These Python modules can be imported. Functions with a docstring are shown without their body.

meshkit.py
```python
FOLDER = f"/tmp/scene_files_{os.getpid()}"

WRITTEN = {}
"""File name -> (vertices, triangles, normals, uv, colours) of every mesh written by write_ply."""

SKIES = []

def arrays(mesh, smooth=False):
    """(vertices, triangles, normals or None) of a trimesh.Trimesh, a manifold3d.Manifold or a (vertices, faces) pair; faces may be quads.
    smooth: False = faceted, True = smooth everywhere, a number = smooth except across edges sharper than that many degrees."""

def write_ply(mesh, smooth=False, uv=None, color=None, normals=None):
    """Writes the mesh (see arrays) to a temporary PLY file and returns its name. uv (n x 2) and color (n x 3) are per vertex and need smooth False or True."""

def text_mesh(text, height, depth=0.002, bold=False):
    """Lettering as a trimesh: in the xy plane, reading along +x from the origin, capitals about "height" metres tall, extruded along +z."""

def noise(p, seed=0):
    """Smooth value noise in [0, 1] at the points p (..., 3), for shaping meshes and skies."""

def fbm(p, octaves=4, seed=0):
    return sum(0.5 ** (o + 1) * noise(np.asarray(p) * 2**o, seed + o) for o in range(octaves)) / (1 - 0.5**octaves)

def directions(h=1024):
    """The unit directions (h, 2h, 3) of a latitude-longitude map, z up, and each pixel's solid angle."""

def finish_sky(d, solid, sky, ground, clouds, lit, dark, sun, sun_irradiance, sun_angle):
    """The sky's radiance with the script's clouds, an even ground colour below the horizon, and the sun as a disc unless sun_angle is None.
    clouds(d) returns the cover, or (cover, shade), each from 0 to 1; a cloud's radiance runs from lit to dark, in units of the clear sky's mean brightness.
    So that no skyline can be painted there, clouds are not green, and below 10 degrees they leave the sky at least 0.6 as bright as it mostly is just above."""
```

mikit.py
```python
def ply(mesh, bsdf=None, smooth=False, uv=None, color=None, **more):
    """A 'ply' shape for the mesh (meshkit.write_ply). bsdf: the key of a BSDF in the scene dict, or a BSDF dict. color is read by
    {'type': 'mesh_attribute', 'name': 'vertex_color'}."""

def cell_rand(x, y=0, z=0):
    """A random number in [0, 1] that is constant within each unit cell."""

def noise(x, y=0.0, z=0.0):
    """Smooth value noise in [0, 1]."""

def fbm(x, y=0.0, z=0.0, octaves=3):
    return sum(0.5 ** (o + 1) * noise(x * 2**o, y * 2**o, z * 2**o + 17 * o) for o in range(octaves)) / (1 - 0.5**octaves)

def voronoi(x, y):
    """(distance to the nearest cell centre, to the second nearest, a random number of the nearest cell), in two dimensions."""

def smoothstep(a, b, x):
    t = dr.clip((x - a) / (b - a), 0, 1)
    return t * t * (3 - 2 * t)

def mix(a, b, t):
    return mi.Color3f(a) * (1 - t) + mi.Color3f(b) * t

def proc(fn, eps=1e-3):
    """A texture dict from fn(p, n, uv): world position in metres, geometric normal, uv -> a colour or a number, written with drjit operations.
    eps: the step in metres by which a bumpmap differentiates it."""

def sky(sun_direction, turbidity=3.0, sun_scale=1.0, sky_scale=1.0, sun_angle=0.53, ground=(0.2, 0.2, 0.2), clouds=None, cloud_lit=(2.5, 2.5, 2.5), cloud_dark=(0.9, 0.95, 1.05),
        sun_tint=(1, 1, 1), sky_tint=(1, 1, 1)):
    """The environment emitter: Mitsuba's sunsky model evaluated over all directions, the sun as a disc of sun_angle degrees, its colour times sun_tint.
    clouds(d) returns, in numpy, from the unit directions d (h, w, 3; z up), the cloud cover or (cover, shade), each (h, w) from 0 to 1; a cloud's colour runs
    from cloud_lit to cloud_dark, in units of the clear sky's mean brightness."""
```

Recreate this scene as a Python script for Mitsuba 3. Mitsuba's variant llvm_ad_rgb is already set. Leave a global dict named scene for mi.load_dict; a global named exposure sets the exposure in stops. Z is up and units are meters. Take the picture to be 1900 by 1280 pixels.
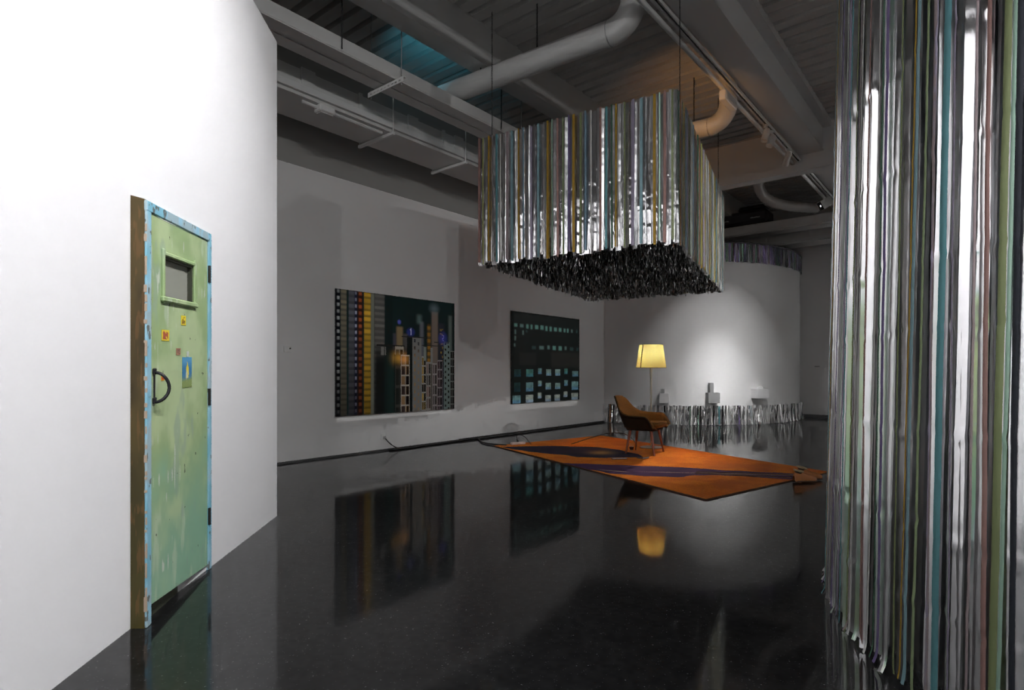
import math
import numpy as np, trimesh, shapely.geometry as sg
import drjit as dr, mitsuba as mi, mikit, meshkit
from mikit import noise, fbm, cell_rand, smoothstep, mix, proc

T = mi.ScalarTransform4f
scene, labels = {}, {}

# ------------------------------------------------------------------ camera, light, exposure
# metres; camera over the origin looking along +y, x to the right, z up
scene['camera'] = dict(type='perspective', fov=2 * math.degrees(math.atan(950 / 1080)), fov_axis='x', near_clip=0.05, far_clip=80,
                       principal_point_offset_y=-50 / 1280,
                       to_world=T().look_at(origin=[0, 0, 1.2], target=[0, 1, 1.2], up=[0, 0, 1]))
exposure = 0.0

# room frame: s runs along the wall with the two photographs, t away from it into the room
A0 = np.array([-3.042, 7.535]); DD = np.array([.6317, .7752]); NN = np.array([.7752, -.6317])
def W(s, t, z=0.0):
    q = A0 + s * DD + t * NN
    return np.array([q[0], q[1], z])
S_MIN, S_MAX, T_MAX, Z_DECK = -9.0, 12.97, 12.6, 5.6

def spot(name, pos, target, power, cutoff, beam=None, color=(1, 1, 1)):
    scene[name] = dict(type='spot', to_world=T().look_at(origin=[float(v) for v in pos], target=[float(v) for v in target], up=[0.01, 0.02, 1]),
                       intensity={'type': 'rgb', 'value': [power * c for c in color]}, cutoff_angle=cutoff, beam_width=beam if beam is not None else cutoff * .6)

# track spots behind and beside the camera, flooding the partition with the door
PART_Z = 3.95
for i, (p, q, pw) in enumerate([((.9, 2.7, 4.8), (-1.75, 2.6, 2.2), 20), ((.75, 1.7, 4.8), (-1.75, 1.5, 2.1), 22), ((.8, 3.1, 4.8), (-1.75, 2.0, 1.4), 15),
                                ((1.0, .2, 4.8), (-1.6, -.2, 2.1), 34), ((1.2, -2.0, 4.8), (-1.5, -2.2, 2.1), 34)]):
    spot(f'partition_beam_{i + 1:03d}', p, q, pw * .92, 52, 30, (1.0, .985, 1.0))
# ------------------------------------------------------------------ materials
def rgb(*c): return {'type': 'rgb', 'value': list(c)}
def two(b): return {'type': 'twosided', 'bsdf': b}
def mat(name, color, rough=None, metallic=0.0, spec=.5, **k):
    tex = color if isinstance(color, dict) else rgb(*color)
    if rough is None: scene[name] = two({'type': 'diffuse', 'reflectance': tex})
    else: scene[name] = two({'type': 'principled', 'base_color': tex, 'roughness': rough, 'metallic': metallic, 'specular': spec, **k})
    return name

def wall_tex(base, amp):
    def f(p, n, uv):
        return mi.Color3f(*base) * (1 + amp * (fbm(p.x * .9 + p.y * .7, p.z * .9, p.y * .4) - .5))
    return proc(f)
mat('white_paint', wall_tex((.80, .795, .79), .06))
mat('partition_paint', wall_tex((.85, .85, .86), .03))
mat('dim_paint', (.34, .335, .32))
mat('steel_paint', (.66, .665, .66), .55, 0, .3)
mat('deck_paint', wall_tex((.47, .46, .445), .1), .65, 0, .2)
mat('duct_paint', wall_tex((.62, .62, .61), .08), .5, 0, .3)
mat('white_plastic', (.78, .78, .77), .4)
mat('black_metal', (.018, .018, .02), .4, .3)
mat('black_rubber', (.012, .012, .013), .6)
mat('brushed_metal', (.62, .56, .44), .28, 1.0)
mat('grey_metal', (.42, .42, .42), .4, .6)
mat('skirting_paint', (.05, .05, .052), .4)

def floor_fn(p, n, uv):
    c = .0045 + .004 * fbm(p.x * 1.3, p.y * 1.3, 0) + .004 * noise(p.x * 40, p.y * 40)
    g = 62.0
    cx, cy = dr.floor(p.x * g), dr.floor(p.y * g)
    ox, oy = cx + .2 + .6 * cell_rand(cx, cy, 5), cy + .2 + .6 * cell_rand(cx, cy, 6)
    d = dr.sqrt(dr.square(p.x * g - ox) + dr.square(p.y * g - oy))
    hit = dr.select((cell_rand(cx, cy, 9) > .962) & (d < .05 + .16 * cell_rand(cx, cy, 11)), 1.0, 0.0)
    h2 = dr.select(cell_rand(dr.floor(p.x * 210), dr.floor(p.y * 210), 3) > .985, 1.0, 0.0)
    v = c + hit * .085 * cell_rand(cx, cy, 13) + h2 * .018
    return mi.Color3f(v * .98, v, v * 1.03)
def floor_rough(p, n, uv):
    return .035 + .05 * fbm(p.x * .9, p.y * .9, 3) + .015 * noise(p.x * 9, p.y * 9)
scene['floor_polish'] = two({'type': 'principled', 'base_color': proc(floor_fn), 'roughness': proc(floor_rough), 'eta': 1.41})

# foil films
def foil(name, color, rough, metallic=1.0): mat(name, color, rough, metallic, .6)
foil('foil_silver', (.90, .90, .91), .15)
foil('foil_bright', (.92, .92, .92), .1)
foil('foil_silver_soft', (.86, .87, .88), .27)
foil('foil_silver_dark', (.60, .61, .62), .2)
foil('foil_black', (.035, .035, .035), .2)
FILM = dict(teal=(.12, .31, .34), sky=(.27, .44, .49), lilac=(.34, .30, .40), mustard=(.42, .26, .035), sage=(.28, .36, .19), olive=(.20, .24, .11),
            rose=(.31, .18, .16), pale=(.66, .66, .62), steel=(.20, .30, .38), mint=(.40, .60, .48), violet=(.16, .12, .26), lime=(.48, .52, .16),
            mauve=(.36, .29, .30), forest=(.06, .14, .09), grey=(.30, .31, .31), copper=(.42, .19, .08), white=(.80, .80, .78), dusk=(.14, .10, .12), night=(.03, .035, .045), mint_white=(.66, .76, .68))
for k, c in FILM.items(): foil('film_' + k, c, .42, .55)

# ------------------------------------------------------------------ helpers
def put(key, mesh, m, smooth=False, label=None, cat=None, group=None, kind=None, **more):
    if not isinstance(mesh, dict): mesh = mikit.ply(mesh, m, smooth=smooth, **more)
    scene[key] = mesh
    tag(key, label, cat, group, kind)
    return key
def tag(key, label=None, cat=None, group=None, kind=None):
    e = {k: v for k, v in (('label', label), ('category', cat), ('group', group), ('kind', kind)) if v}
    if e: labels[key] = e
COUNT = {}
def num(base):
    k = COUNT.get(base, -1) + 1
    COUNT[base] = k
    return base if k == 0 else f'{base}_{k:03d}'
cat = trimesh.util.concatenate

def box(lo, hi, bev=0.0):
    lo, hi = np.array(lo, float), np.array(hi, float)
    if bev <= 0:
        m = trimesh.creation.box(hi - lo); m.apply_translation((lo + hi) / 2); return m
    pts = []
    for x in (0, 1):
        for y in (0, 1):
            for z in (0, 1):
                c = np.where([x, y, z], hi, lo); s = np.where([x, y, z], -1, 1)
                for a in range(3):
                    q = c + s * bev; q[a] = c[a]; pts.append(q)
    return trimesh.convex.convex_hull(np.array(pts))
def frame_of(s0, t0):   # matrix from (s,t,z) to the world
    M = np.eye(4); M[:2, 0] = DD; M[:2, 1] = NN; M[:2, 3] = A0 + s0 * DD + t0 * NN
    return M
def flip_ok(m):
    if m.is_watertight and m.volume < 0: m.invert()
    return m
def rbox(s0, s1, t0, t1, z0, z1, bev=0.0):      # box given in the room frame
    m = box((s0, t0, z0), (s1, t1, z1), bev); m.apply_transform(frame_of(0, 0)); return flip_ok(m)
def tube(pts, r, n=12, cap=True):
    p = np.asarray(pts, float); k = len(p); r = np.broadcast_to(r, (k,))
    tg = np.gradient(p, axis=0); tg /= np.linalg.norm(tg, axis=1, keepdims=True) + 1e-12
    up = np.array([0, 0, 1.0]) if abs(tg[0][2]) < .9 else np.array([1.0, 0, 0])
    V = []; a = np.cross(tg[0], up); a /= np.linalg.norm(a)
    th = np.arange(n) * 2 * np.pi / n
    for i in range(k):
        a = a - tg[i] * (a @ tg[i]); a /= np.linalg.norm(a); b = np.cross(tg[i], a)
        V.append(p[i] + r[i] * (np.cos(th)[:, None] * a + np.sin(th)[:, None] * b))
    V = np.vstack(V); F = []
    for i in range(k - 1):
        for j in range(n):
            q = [i * n + j, i * n + (j + 1) % n, (i + 1) * n + (j + 1) % n, (i + 1) * n + j]
            F += [[q[0], q[1], q[2]], [q[0], q[2], q[3]]]
    if cap:
        c0, c1 = len(V), len(V) + 1; V = np.vstack([V, p[0], p[-1]])
        for j in range(n):
            F += [[c0, (j + 1) % n, j], [c1, (k - 1) * n + j, (k - 1) * n + (j + 1) % n]]
    m = trimesh.Trimesh(V, F, process=False); m.fix_normals(); return m
def bez(pts, n=24):     # smooth curve through points
    p = np.asarray(pts, float)
    from scipy.interpolate import CubicSpline
    u = np.r_[0, np.cumsum(np.linalg.norm(np.diff(p, axis=0), axis=1))]
    return CubicSpline(u, p)(np.linspace(0, u[-1], n))
def lathe(prof, n=40, center=(0, 0, 0)):
    m = trimesh.creation.revolve(np.asarray(prof, float), sections=n); m.apply_translation(center)
    return m
def grid_mesh(P):       # P (a,b,3)
    a, b = P.shape[:2]; i, j = np.meshgrid(np.arange(a - 1), np.arange(b - 1), indexing='ij'); q = i * b + j
    F = np.stack([q, q + b, q + b + 1, q + 1], -1).reshape(-1, 4)
    return trimesh.Trimesh(P.reshape(-1, 3), np.vstack([F[:, [0, 1, 2]], F[:, [0, 2, 3]]]), process=False)
def shell(P, th):       # thick sheet from a point grid
    m = grid_mesh(P); nrm = m.vertex_normals.reshape(P.shape)
    Q = P - nrm * th; a, b = P.shape[:2]
    V = np.vstack([P.reshape(-1, 3), Q.reshape(-1, 3)]); F = m.faces; G = F[:, ::-1] + a * b
    rim = np.r_[np.arange(b), np.arange(1, a) * b + b - 1, (a - 1) * b + np.arange(b - 2, -1, -1), np.arange(a - 2, 0, -1) * b]
    E = []
    for k in range(len(rim)):
        u, v = rim[k], rim[(k + 1) % len(rim)]
        E += [[u, v, v + a * b], [u, v + a * b, u + a * b]]
    o = trimesh.Trimesh(V, np.vstack([F, G, E]), process=False); o.fix_normals(); return o

# ------------------------------------------------------------------ the room
cs = [W(S_MIN - .3, -.4), W(S_MAX + .3, -.4), W(S_MAX + .3, T_MAX + .3), W(S_MIN - .3, T_MAX + .3)]
put('floor', rbox(S_MIN - .3, S_MAX + .3, -.4, T_MAX + .3, -.15, 0), 'floor_polish', kind='structure', label='glossy near-black polished concrete floor')
put('ceiling', rbox(S_MIN - .3, S_MAX + .3, -.4, T_MAX + .3, 5.70, 5.85), 'deck_paint', kind='structure', label='dark corrugated steel ceiling')
# corrugated deck: each raised rib of the sheet is a piece
PITCH = .2343
nr = int((S_MAX - S_MIN) / PITCH)
for k in range(nr):
    s = 12.90 - PITCH * k
    prof = np.array([(-.098, 5.70), (-.079, 5.60), (.079, 5.60), (.098, 5.70)])
    v = np.array([W(s + a, t, z) for t in (-.15, T_MAX) for a, z in prof])
    f = [[0, 1, 5, 4], [1, 2, 6, 5], [2, 3, 7, 6], [3, 0, 4, 7], [0, 3, 2, 1], [4, 5, 6, 7]]
    m = trimesh.Trimesh(v, [q[:3] for q in f] + [[q[0], q[2], q[3]] for q in f], process=False); m.fix_normals()
    put(num('ceiling__rib'), m, 'deck_paint')

put('wall_left', rbox(S_MIN, S_MAX, -.12, 0, 0, 3.95), 'white_paint', kind='structure', label='long grey-lit wall carrying the two photographs')
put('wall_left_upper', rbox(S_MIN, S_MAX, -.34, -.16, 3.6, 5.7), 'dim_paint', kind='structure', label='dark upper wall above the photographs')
put('wall_far', rbox(S_MAX, S_MAX + .2, -.2, T_MAX, 0, 5.7), 'white_paint', kind='structure', label='far end wall to the right of the curved wall')
put('wall_right', rbox(S_MIN, S_MAX, T_MAX, T_MAX + .2, 0, 5.7), 'white_paint', kind='structure')
put('wall_behind', rbox(S_MIN - .2, S_MIN, -.2, T_MAX, 0, 5.7), 'white_paint', kind='structure')
put('baseboard_left', rbox(S_MIN, S_MAX - 3.0, .0, .012, 0, .026), 'skirting_paint', kind='structure')
put('baseboard_far', rbox(S_MAX - .012, S_MAX, 3.2, T_MAX, 0, .08), 'skirting_paint', kind='structure')

# bright partition with the door
PE = np.array([-1.96, 4.854]); PD = np.array([.083, -1.0]) / math.hypot(.083, 1.0)
def wedge_poly(pts, z0, z1):
    m = trimesh.creation.extrude_polygon(sg.Polygon(pts), z1 - z0); m.apply_translation((0, 0, z0)); return m
q0, q1 = PE, PE + PD * 10.0
put('wall_partition', wedge_poly([q0, q1, q1 + [-.3, 0], q0 + [-.3, -.02]], 0, PART_Z), 'partition_paint', kind='structure',
    label='brightly lit white partition wall holding the green door')

# white curved wall in the far corner
CC = np.array([4.41, 16.58]); CR = 3.4
def cyl_pt(a, r, z): return np.array([CC[0] + r * math.cos(a), CC[1] + r * math.sin(a), z])
prof = [(CR - .15, 0), (CR, 0), (CR, 4.15), (CR - .15, 4.15), (CR - .15, 0)]
th = np.radians(np.linspace(190, 350, 90))
P = np.array([[cyl_pt(a, r, z) for r, z in prof] for a in th])
m = grid_mesh(P); m.fix_normals()
put('wall_curved', m, 'white_paint', smooth=35, kind='structure', label='white curved wall bulging out of the far corner')

# ------------------------------------------------------------------ beams
def beam(t0, t1, zb, label, s0=S_MIN, s1=S_MAX, zt=5.62):
    k = num('ceiling_beam')
    tag(k, label, 'beam', kind=None)
    put(k + '__web', rbox(s0, s1, t0 + .015, t1 - .015, zb + .02, zt), 'steel_paint')
    put(k + '__flange', rbox(s0, s1, t0, t1, zb, zb + .022), 'steel_paint')
beam(1.93, 2.19, 5.1, 'grey roof beam running behind the round duct, left of the hanging foil block')
beam(4.50, 4.90, 5.1, 'wide grey roof beam with the lighting track along its left edge')
put('ceiling_beam_001__top_flange', rbox(S_MIN, S_MAX, 4.46, 5.02, 5.50, 5.62), 'steel_paint')
beam(7.6, 8.0, 5.1, 'grey roof beam over the camera, right of the lighting track')
def low_beam(t0, t1, zb, label):
    k = num('cable_duct'); tag(k, label, 'duct')
    put(k + '__body', rbox(S_MIN, 10.8, t0, t1, zb + .012, zb + .165, .006), 'duct_paint')
    tm = (t0 + t1) / 2
    put(k + '__soffit_panel', rbox(S_MIN, 10.8, tm + .02, t1 - .004, zb, zb + .012), 'duct_paint')
    put(k + '__soffit_panel_001', rbox(S_MIN, 10.8, t0 + .004, tm - .02, zb, zb + .012), 'duct_paint')
low_beam(1.41, 1.80, 4.6, 'long flat grey trunking with a grooved underside, above the boxed air duct')
# boxed air duct hugging the left wall
k = num('air_duct'); tag(k, 'boxed white sheet-metal air duct running along the top of the photograph wall', 'duct')
put(k + '__body', rbox(S_MIN, 10.8, .40, .975, 4.41, 4.70), 'duct_paint')
put(k + '__lower_edge', rbox(S_MIN, 10.8, .965, 1.02, 4.43, 4.505), 'steel_paint')
put(k + '__bottom_panel', rbox(S_MIN, 10.8, .36, .985, 4.385, 4.41), 'duct_paint')
for i, s in enumerate((-.25, .55, 1.35, 2.0, 2.25, 3.1, 4.0, 4.5)):
    put(num(k + '__joint'), rbox(s, s + (.05 if i % 2 else .18), .97, 1.0, 4.5, 4.72), 'duct_paint')
# far crosswise girder, duct and trunking
k = num('ceiling_beam'); tag(k, 'deep dark cross girder spanning the room behind the hanging foil block', 'beam')
put(k + '__web', rbox(7.49, 7.56, -.1, T_MAX, 4.9, 5.62), 'steel_paint')
put(k + '__flange', rbox(7.42, 7.68, -.1, T_MAX, 4.80, 4.93), 'steel_paint')
k = num('cable_duct'); tag(k, 'grey trunking crossing the far end below the black equipment', 'duct')
put(k + '__body', rbox(10.85, 11.35, -.1, T_MAX - .1, 4.60, 4.82, .01), 'duct_paint')
put(k + '__soffit_panel', rbox(10.9, 11.3, -.1, T_MAX - .1, 4.585, 4.60), 'duct_paint')
k = num('air_duct'); tag(k, 'boxed air duct crossing the far end above the curved wall', 'duct')
put(k + '__body', rbox(11.75, 12.35, .0, T_MAX - .1, 4.40, 4.72), 'duct_paint')
put(k + '__lower_edge', rbox(11.70, 11.75, .0, T_MAX - .1, 4.42, 4.5), 'steel_paint')
for t in (1.2, 1.55, 2.6, 3.6): put(num(k + '__joint'), rbox(11.72, 11.76, t, t + .16, 4.5, 4.74), 'duct_paint')

# hangers
def rod(key, p, z0, z1, r=.006, m='black_metal', label=None):
    put(key, tube([[p[0], p[1], z0], [p[0], p[1], z1]], r, 8), m, True, label=label, cat='rod' if label else None)
k = 'slotted_hanger'; tag(k, 'slotted white steel hanger bar hanging by a thin rod under the flat trunking', 'hanger')
v = rbox(.452, .492, 1.30, 1.95, 4.535, 4.575)
import manifold3d as m3
def M3(m): return m3.Manifold(m3.Mesh(np.asarray(m.vertices, np.float32), np.asarray(m.faces, np.uint32)))
def T3(M):
    g = M.to_mesh(); return trimesh.Trimesh(g.vert_properties[:, :3], g.tri_verts, process=False)
bar = M3(rbox(.452, .457, 1.30, 1.95, 4.525, 4.585)) + M3(rbox(.452, .500, 1.30, 1.95, 4.580, 4.585))
for i in range(9): bar = bar - M3(rbox(.44, .47, 1.34 + i * .066, 1.375 + i * .066, 4.545, 4.56))
put(k + '__bar', T3(bar), 'white_plastic')
rod(k + '__rod', W(.47, 1.9), 4.5, 5.6, .007, 'grey_metal')
rod(k + '__rod_001', W(.47, 1.34), 4.5, 5.6, .007, 'grey_metal')
for s, lab in ((1.05, 'white trapeze bracket under the boxed duct, nearer the partition'), (2.43, 'white trapeze bracket under the boxed duct, nearer the hanging foil block')):
    k = num('duct_bracket'); tag(k, lab, 'bracket')
    put(k + '__bar', rbox(s - .02, s + .02, .3, 1.06, 4.33, 4.372, .004), 'white_plastic')
    rod(k + '__rod', W(s, 1.045), 4.34, 4.9, .008, 'white_plastic')
    rod(k + '__rod_001', W(s, .32), 4.34, 4.9, .008, 'white_plastic')
put('wall_conduit', tube([W(-.2, .93, 4.355), W(.95, .93, 4.355)], .022), 'steel_paint', True, label='thin conduit pipe clipped under the boxed duct', cat='pipe')
k = 'emergency_lamp'; tag(k, 'small white lamp box under the boxed duct beside the partition corner', 'lamp')
put(k + '__housing', rbox(-.02, .19, .88, 1.02, 4.30, 4.385, .012), 'white_plastic')
put(k + '__cover', rbox(0, .17, .90, 1.0, 4.285, 4.30, .004), 'duct_paint')
for i, (s, t, lab) in enumerate([(-.3, 1.86, 'thin dark ceiling rod left of the slotted hanger'), (1.5, 2.6, 'thin ceiling rod holding the round duct'), (2.3, 1.86, 'thin dark rod hanging by the left corner of the foil block'), (2.75, 1.86, 'thin pale rod hanging by the left corner of the foil block')]):
    if i == 1: continue
    rod(num('ceiling_rod'), W(s, t), 4.6, 5.6, .007, 'grey_metal' if i == 3 else 'black_metal', lab)

# round ducts: run across, then elbow up through the deck
def round_duct(p_end, p_turn, z, r, label):
    k = num('round_duct'); tag(k, label, 'duct')
    a, b = np.array([*p_end, z]), np.array([*p_turn, z]); d = (b - a) / np.linalg.norm(b - a)
    R = .27
    b0 = b - d * R
    put(k + '__pipe', tube([a, (a + b0) / 2, b0 + d * .01], r, 32), 'duct_paint', 40)
    arc = [b0 + d * R * math.sin(x) + np.array([0, 0, R * (1 - math.cos(x))]) for x in np.linspace(0, math.pi / 2, 12)]
    put(k + '__elbow', tube(arc, r * 1.015, 32, False), 'duct_paint', True)
    put(k + '__riser', tube([arc[-1] - [0, 0, .01], [b[0], b[1], 5.72]], r, 32), 'duct_paint', 40)
    for q, ax in ((b0, d), (arc[-1], np.array([0, 0, 1.0]))):
        put(num(k + '__seam'), tube([q - ax * .006, q + ax * .006], r * 1.03, 32), 'grey_metal', 40)
    return k
k = round_duct((-.97, 7.88), (1.30, 6.24), 4.92, .135, 'round white duct crossing the ceiling in front of the hanging foil block')
rod(k + '__hanger_rod', (.30, 6.96), 5.03, 5.6, .008)
rod(k + '__hanger_rod_001', (-.4, 7.47), 5.03, 5.6, .008)
k = round_duct((1.2, 9.75), (3.12, 8.40), 4.80, .125, 'second round duct, lit orange, elbowing up behind the hanging foil block')
rod(k + '__hanger_rod', (2.72, 8.70), 4.9, 5.6, .008)
put('flexible_duct', tube(bez([W(9.2, 3.3, 5.5), W(9.9, 3.35, 5.05), W(10.4, 3.7, 4.97), W(10.9, 4.1, 4.95)], 40), .11 + .008 * np.sin(np.arange(40) * 2.2), 20), 'duct_paint', True,
    label='bent flexible duct behind the black equipment at the far end', cat='duct')
k = 'ceiling_equipment'; tag(k, 'black boxy equipment resting on the far trunking', 'projector')
put(k + '__case', rbox(10.8, 11.35, 1.75, 3.05, 4.83, 5.16, .07), 'black_metal')
put(k + '__lid', rbox(10.9, 11.3, 2.3, 2.95, 5.15, 5.3, .06), 'black_metal')
for t in (1.9, 2.65): put(num(k + '__vent'), rbox(10.785, 10.80, t, t + .22, 4.95, 4.975), 'grey_metal')

# lighting track on the left edge of the wide beam
k = 'lighting_track'; tag(k, 'white lighting track with a pipe beside it, running along the wide roof beam', 'track')
put(k + '__rail', T3(M3(rbox(-4, 12.0, 4.47, 4.53, 4.99, 5.03)) - M3(rbox(-4.1, 12.1, 4.487, 4.513, 4.98, 5.012))), 'white_plastic')
put(k + '__slot', rbox(-3.9, 11.9, 4.488, 4.512, 5.004, 5.0125), 'black_rubber')
put(k + '__conduit', tube([W(-4, 4.40, 4.97), W(4, 4.40, 4.97), W(12, 4.40, 4.97)], .03, 14), 'white_plastic', 40)
put(k + '__tray', rbox(-4, 12, 4.435, 4.465, 5.02, 5.06), 'steel_paint')
for s in (-2.5, .5, 2.4, 5.2, 8.2, 10.6): rod(num(k + '__hanger'), W(s, 4.5), 5.02, 5.12, .012, 'grey_metal')
k = 'junction_box'; tag(k, 'white junction box under the lighting track beside the orange-lit duct elbow', 'junction box')
put(k + '__box', rbox(3.80, 4.25, 4.365, 4.46, 4.80, 4.935, .012), 'white_plastic')
put(k + '__cover', rbox(3.84, 4.21, 4.46, 4.468, 4.825, 4.91, .003), 'duct_paint')
for s in (3.88, 4.17): put(num(k + '__screw'), tube([W(s, 4.468, 4.87), W(s, 4.474, 4.87)], .008, 8), 'grey_metal')

def track_head(s, aim, label, beam=None, t=4.5, lens=0.0, length=.2, r=.052, z=4.99, color=(1, 1, 1)):
    k = num('track_spotlight'); tag(k, label, 'spotlight')
    top = W(s, t, z); piv = top - [0, 0, .16]
    put(k + '__adapter', box(top + [-.03, -.03, -.035], top + [.03, .03, .0], .006), 'white_plastic')
    put(k + '__stem', tube([top - [0, 0, .03], piv], .009, 8), 'white_plastic', True)
    d = np.asarray(aim, float) - piv; d /= np.linalg.norm(d)
    a, b = piv - d * length * .5, piv + d * length * .5
    M = trimesh.geometry.align_vectors([0, 0, 1], d)
    body = lathe([(0, 0), (r * .7, 0), (r, .03), (r, length), (r - .005, length), (r - .008, length - .035), (0, length - .035)], 28)
    body.apply_transform(M); body.apply_translation(a)
    put(k + '__housing', body, 'white_plastic', 40)
    ln = lathe([(0, 0), (r - .01, 0), (r - .01, .004), (0, .004)], 24); ln.apply_transform(M); ln.apply_translation(b - d * .03)
    sh = mikit.ply(ln, 'white_plastic')
    if lens: sh['emitter'] = {'type': 'area', 'radiance': rgb(*[lens * c for c in color])}
    put(k + '__lens', sh, None)
    if beam: spot(k + '__lamp', b + d * .012, aim, beam[0], beam[1], beam[2], color)
    return k

# ------------------------------------------------------------------ lights of the room, seen and added
k = track_head(6.69, (4.72, 13.2, .80), 'bright white track spotlight aimed at the little shelves on the curved wall', (46, 26, .5), lens=4, length=.26)
spot(k + '__lamp_core', scene[k + '__lamp']['to_world'].matrix[:3, 3] if False else W(6.69, 4.5, 4.83) + np.array([.0, .13, -.15]), (4.72, 13.2, .80), 58, 13, 1)
track_head(5.45, (2.3, 8.4, .2), 'grey track spotlight above the hanging block, aimed at the rug', (0, 20, 5))
track_head(5.75, (1.6, 8.0, .2), 'grey track spotlight beside the bright one, left of it', (52, 19, 8), color=(1, .86, .68))
wallwash = [(-3.2, 8.3, W(.8, 0, 1.3), 26), (-6.8, 8.3, W(2.0, 0, 1.1), 36), (9.2, 8.3, W(7.2, 0, 1.3), 26), (-5.1, 9.6, W(3.2, 0, 1.2), 62)]  # first three are added out of view to brighten the photograph wall
for i, (s, t, q, pw) in enumerate(wallwash):
    track_head(s, q, ['added track spotlight over the camera washing the photograph wall, nearest the partition', 'second added track spotlight washing the photograph wall', 'third added track spotlight washing the photograph wall', 'track spotlight behind the camera throwing the shadow of the foil block'][i], (pw * .41, 32, 14), t=t)
for i, s in enumerate((-6, -2, 2, 6)):  # added unseen spots, bouncing light off the right wall to lift the ceiling
    track_head(s, W(s, T_MAX, 2.6), ['first', 'second', 'third', 'fourth'][i] + ' added track spotlight out of view, bouncing light off the right-hand wall', (48, 48, 24), t=9.4)
track_head(4.0, (2.6, 7.7, 3.1), 'added track spotlight out of view, lighting the right side of the foil block', (46, 17, 4), t=9.4)  # added out of view to brighten this side of the block
for i, (t, pw) in enumerate(((6.2, 46), (8.6, 46), (10.9, 40))):  # added unseen spots: brighten the hidden end wall for foil reflections
    track_head(9.3, W(S_MAX, t + .6, 1.9), ['added track spotlight on the far part of the end wall, nearest the wide beam', 'middle added track spotlight on the far part of the end wall', 'added track spotlight on the far part of the end wall, farthest right'][i], (pw, 34, 16), t=t)
# ------------------------------------------------------------------ the two photographs
def in_rect(u, v, u0, u1, v0, v1, e=.004):
    return smoothstep(u0 - e, u0 + e, u) * (1 - smoothstep(u1 - e, u1 + e, u)) * smoothstep(v0 - e, v0 + e, v) * (1 - smoothstep(v1 - e, v1 + e, v))
def over(c, col, a):
    return c * (1 - a) + mi.Color3f(*col) * a
def fract(x): return x - dr.floor(x)

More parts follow.
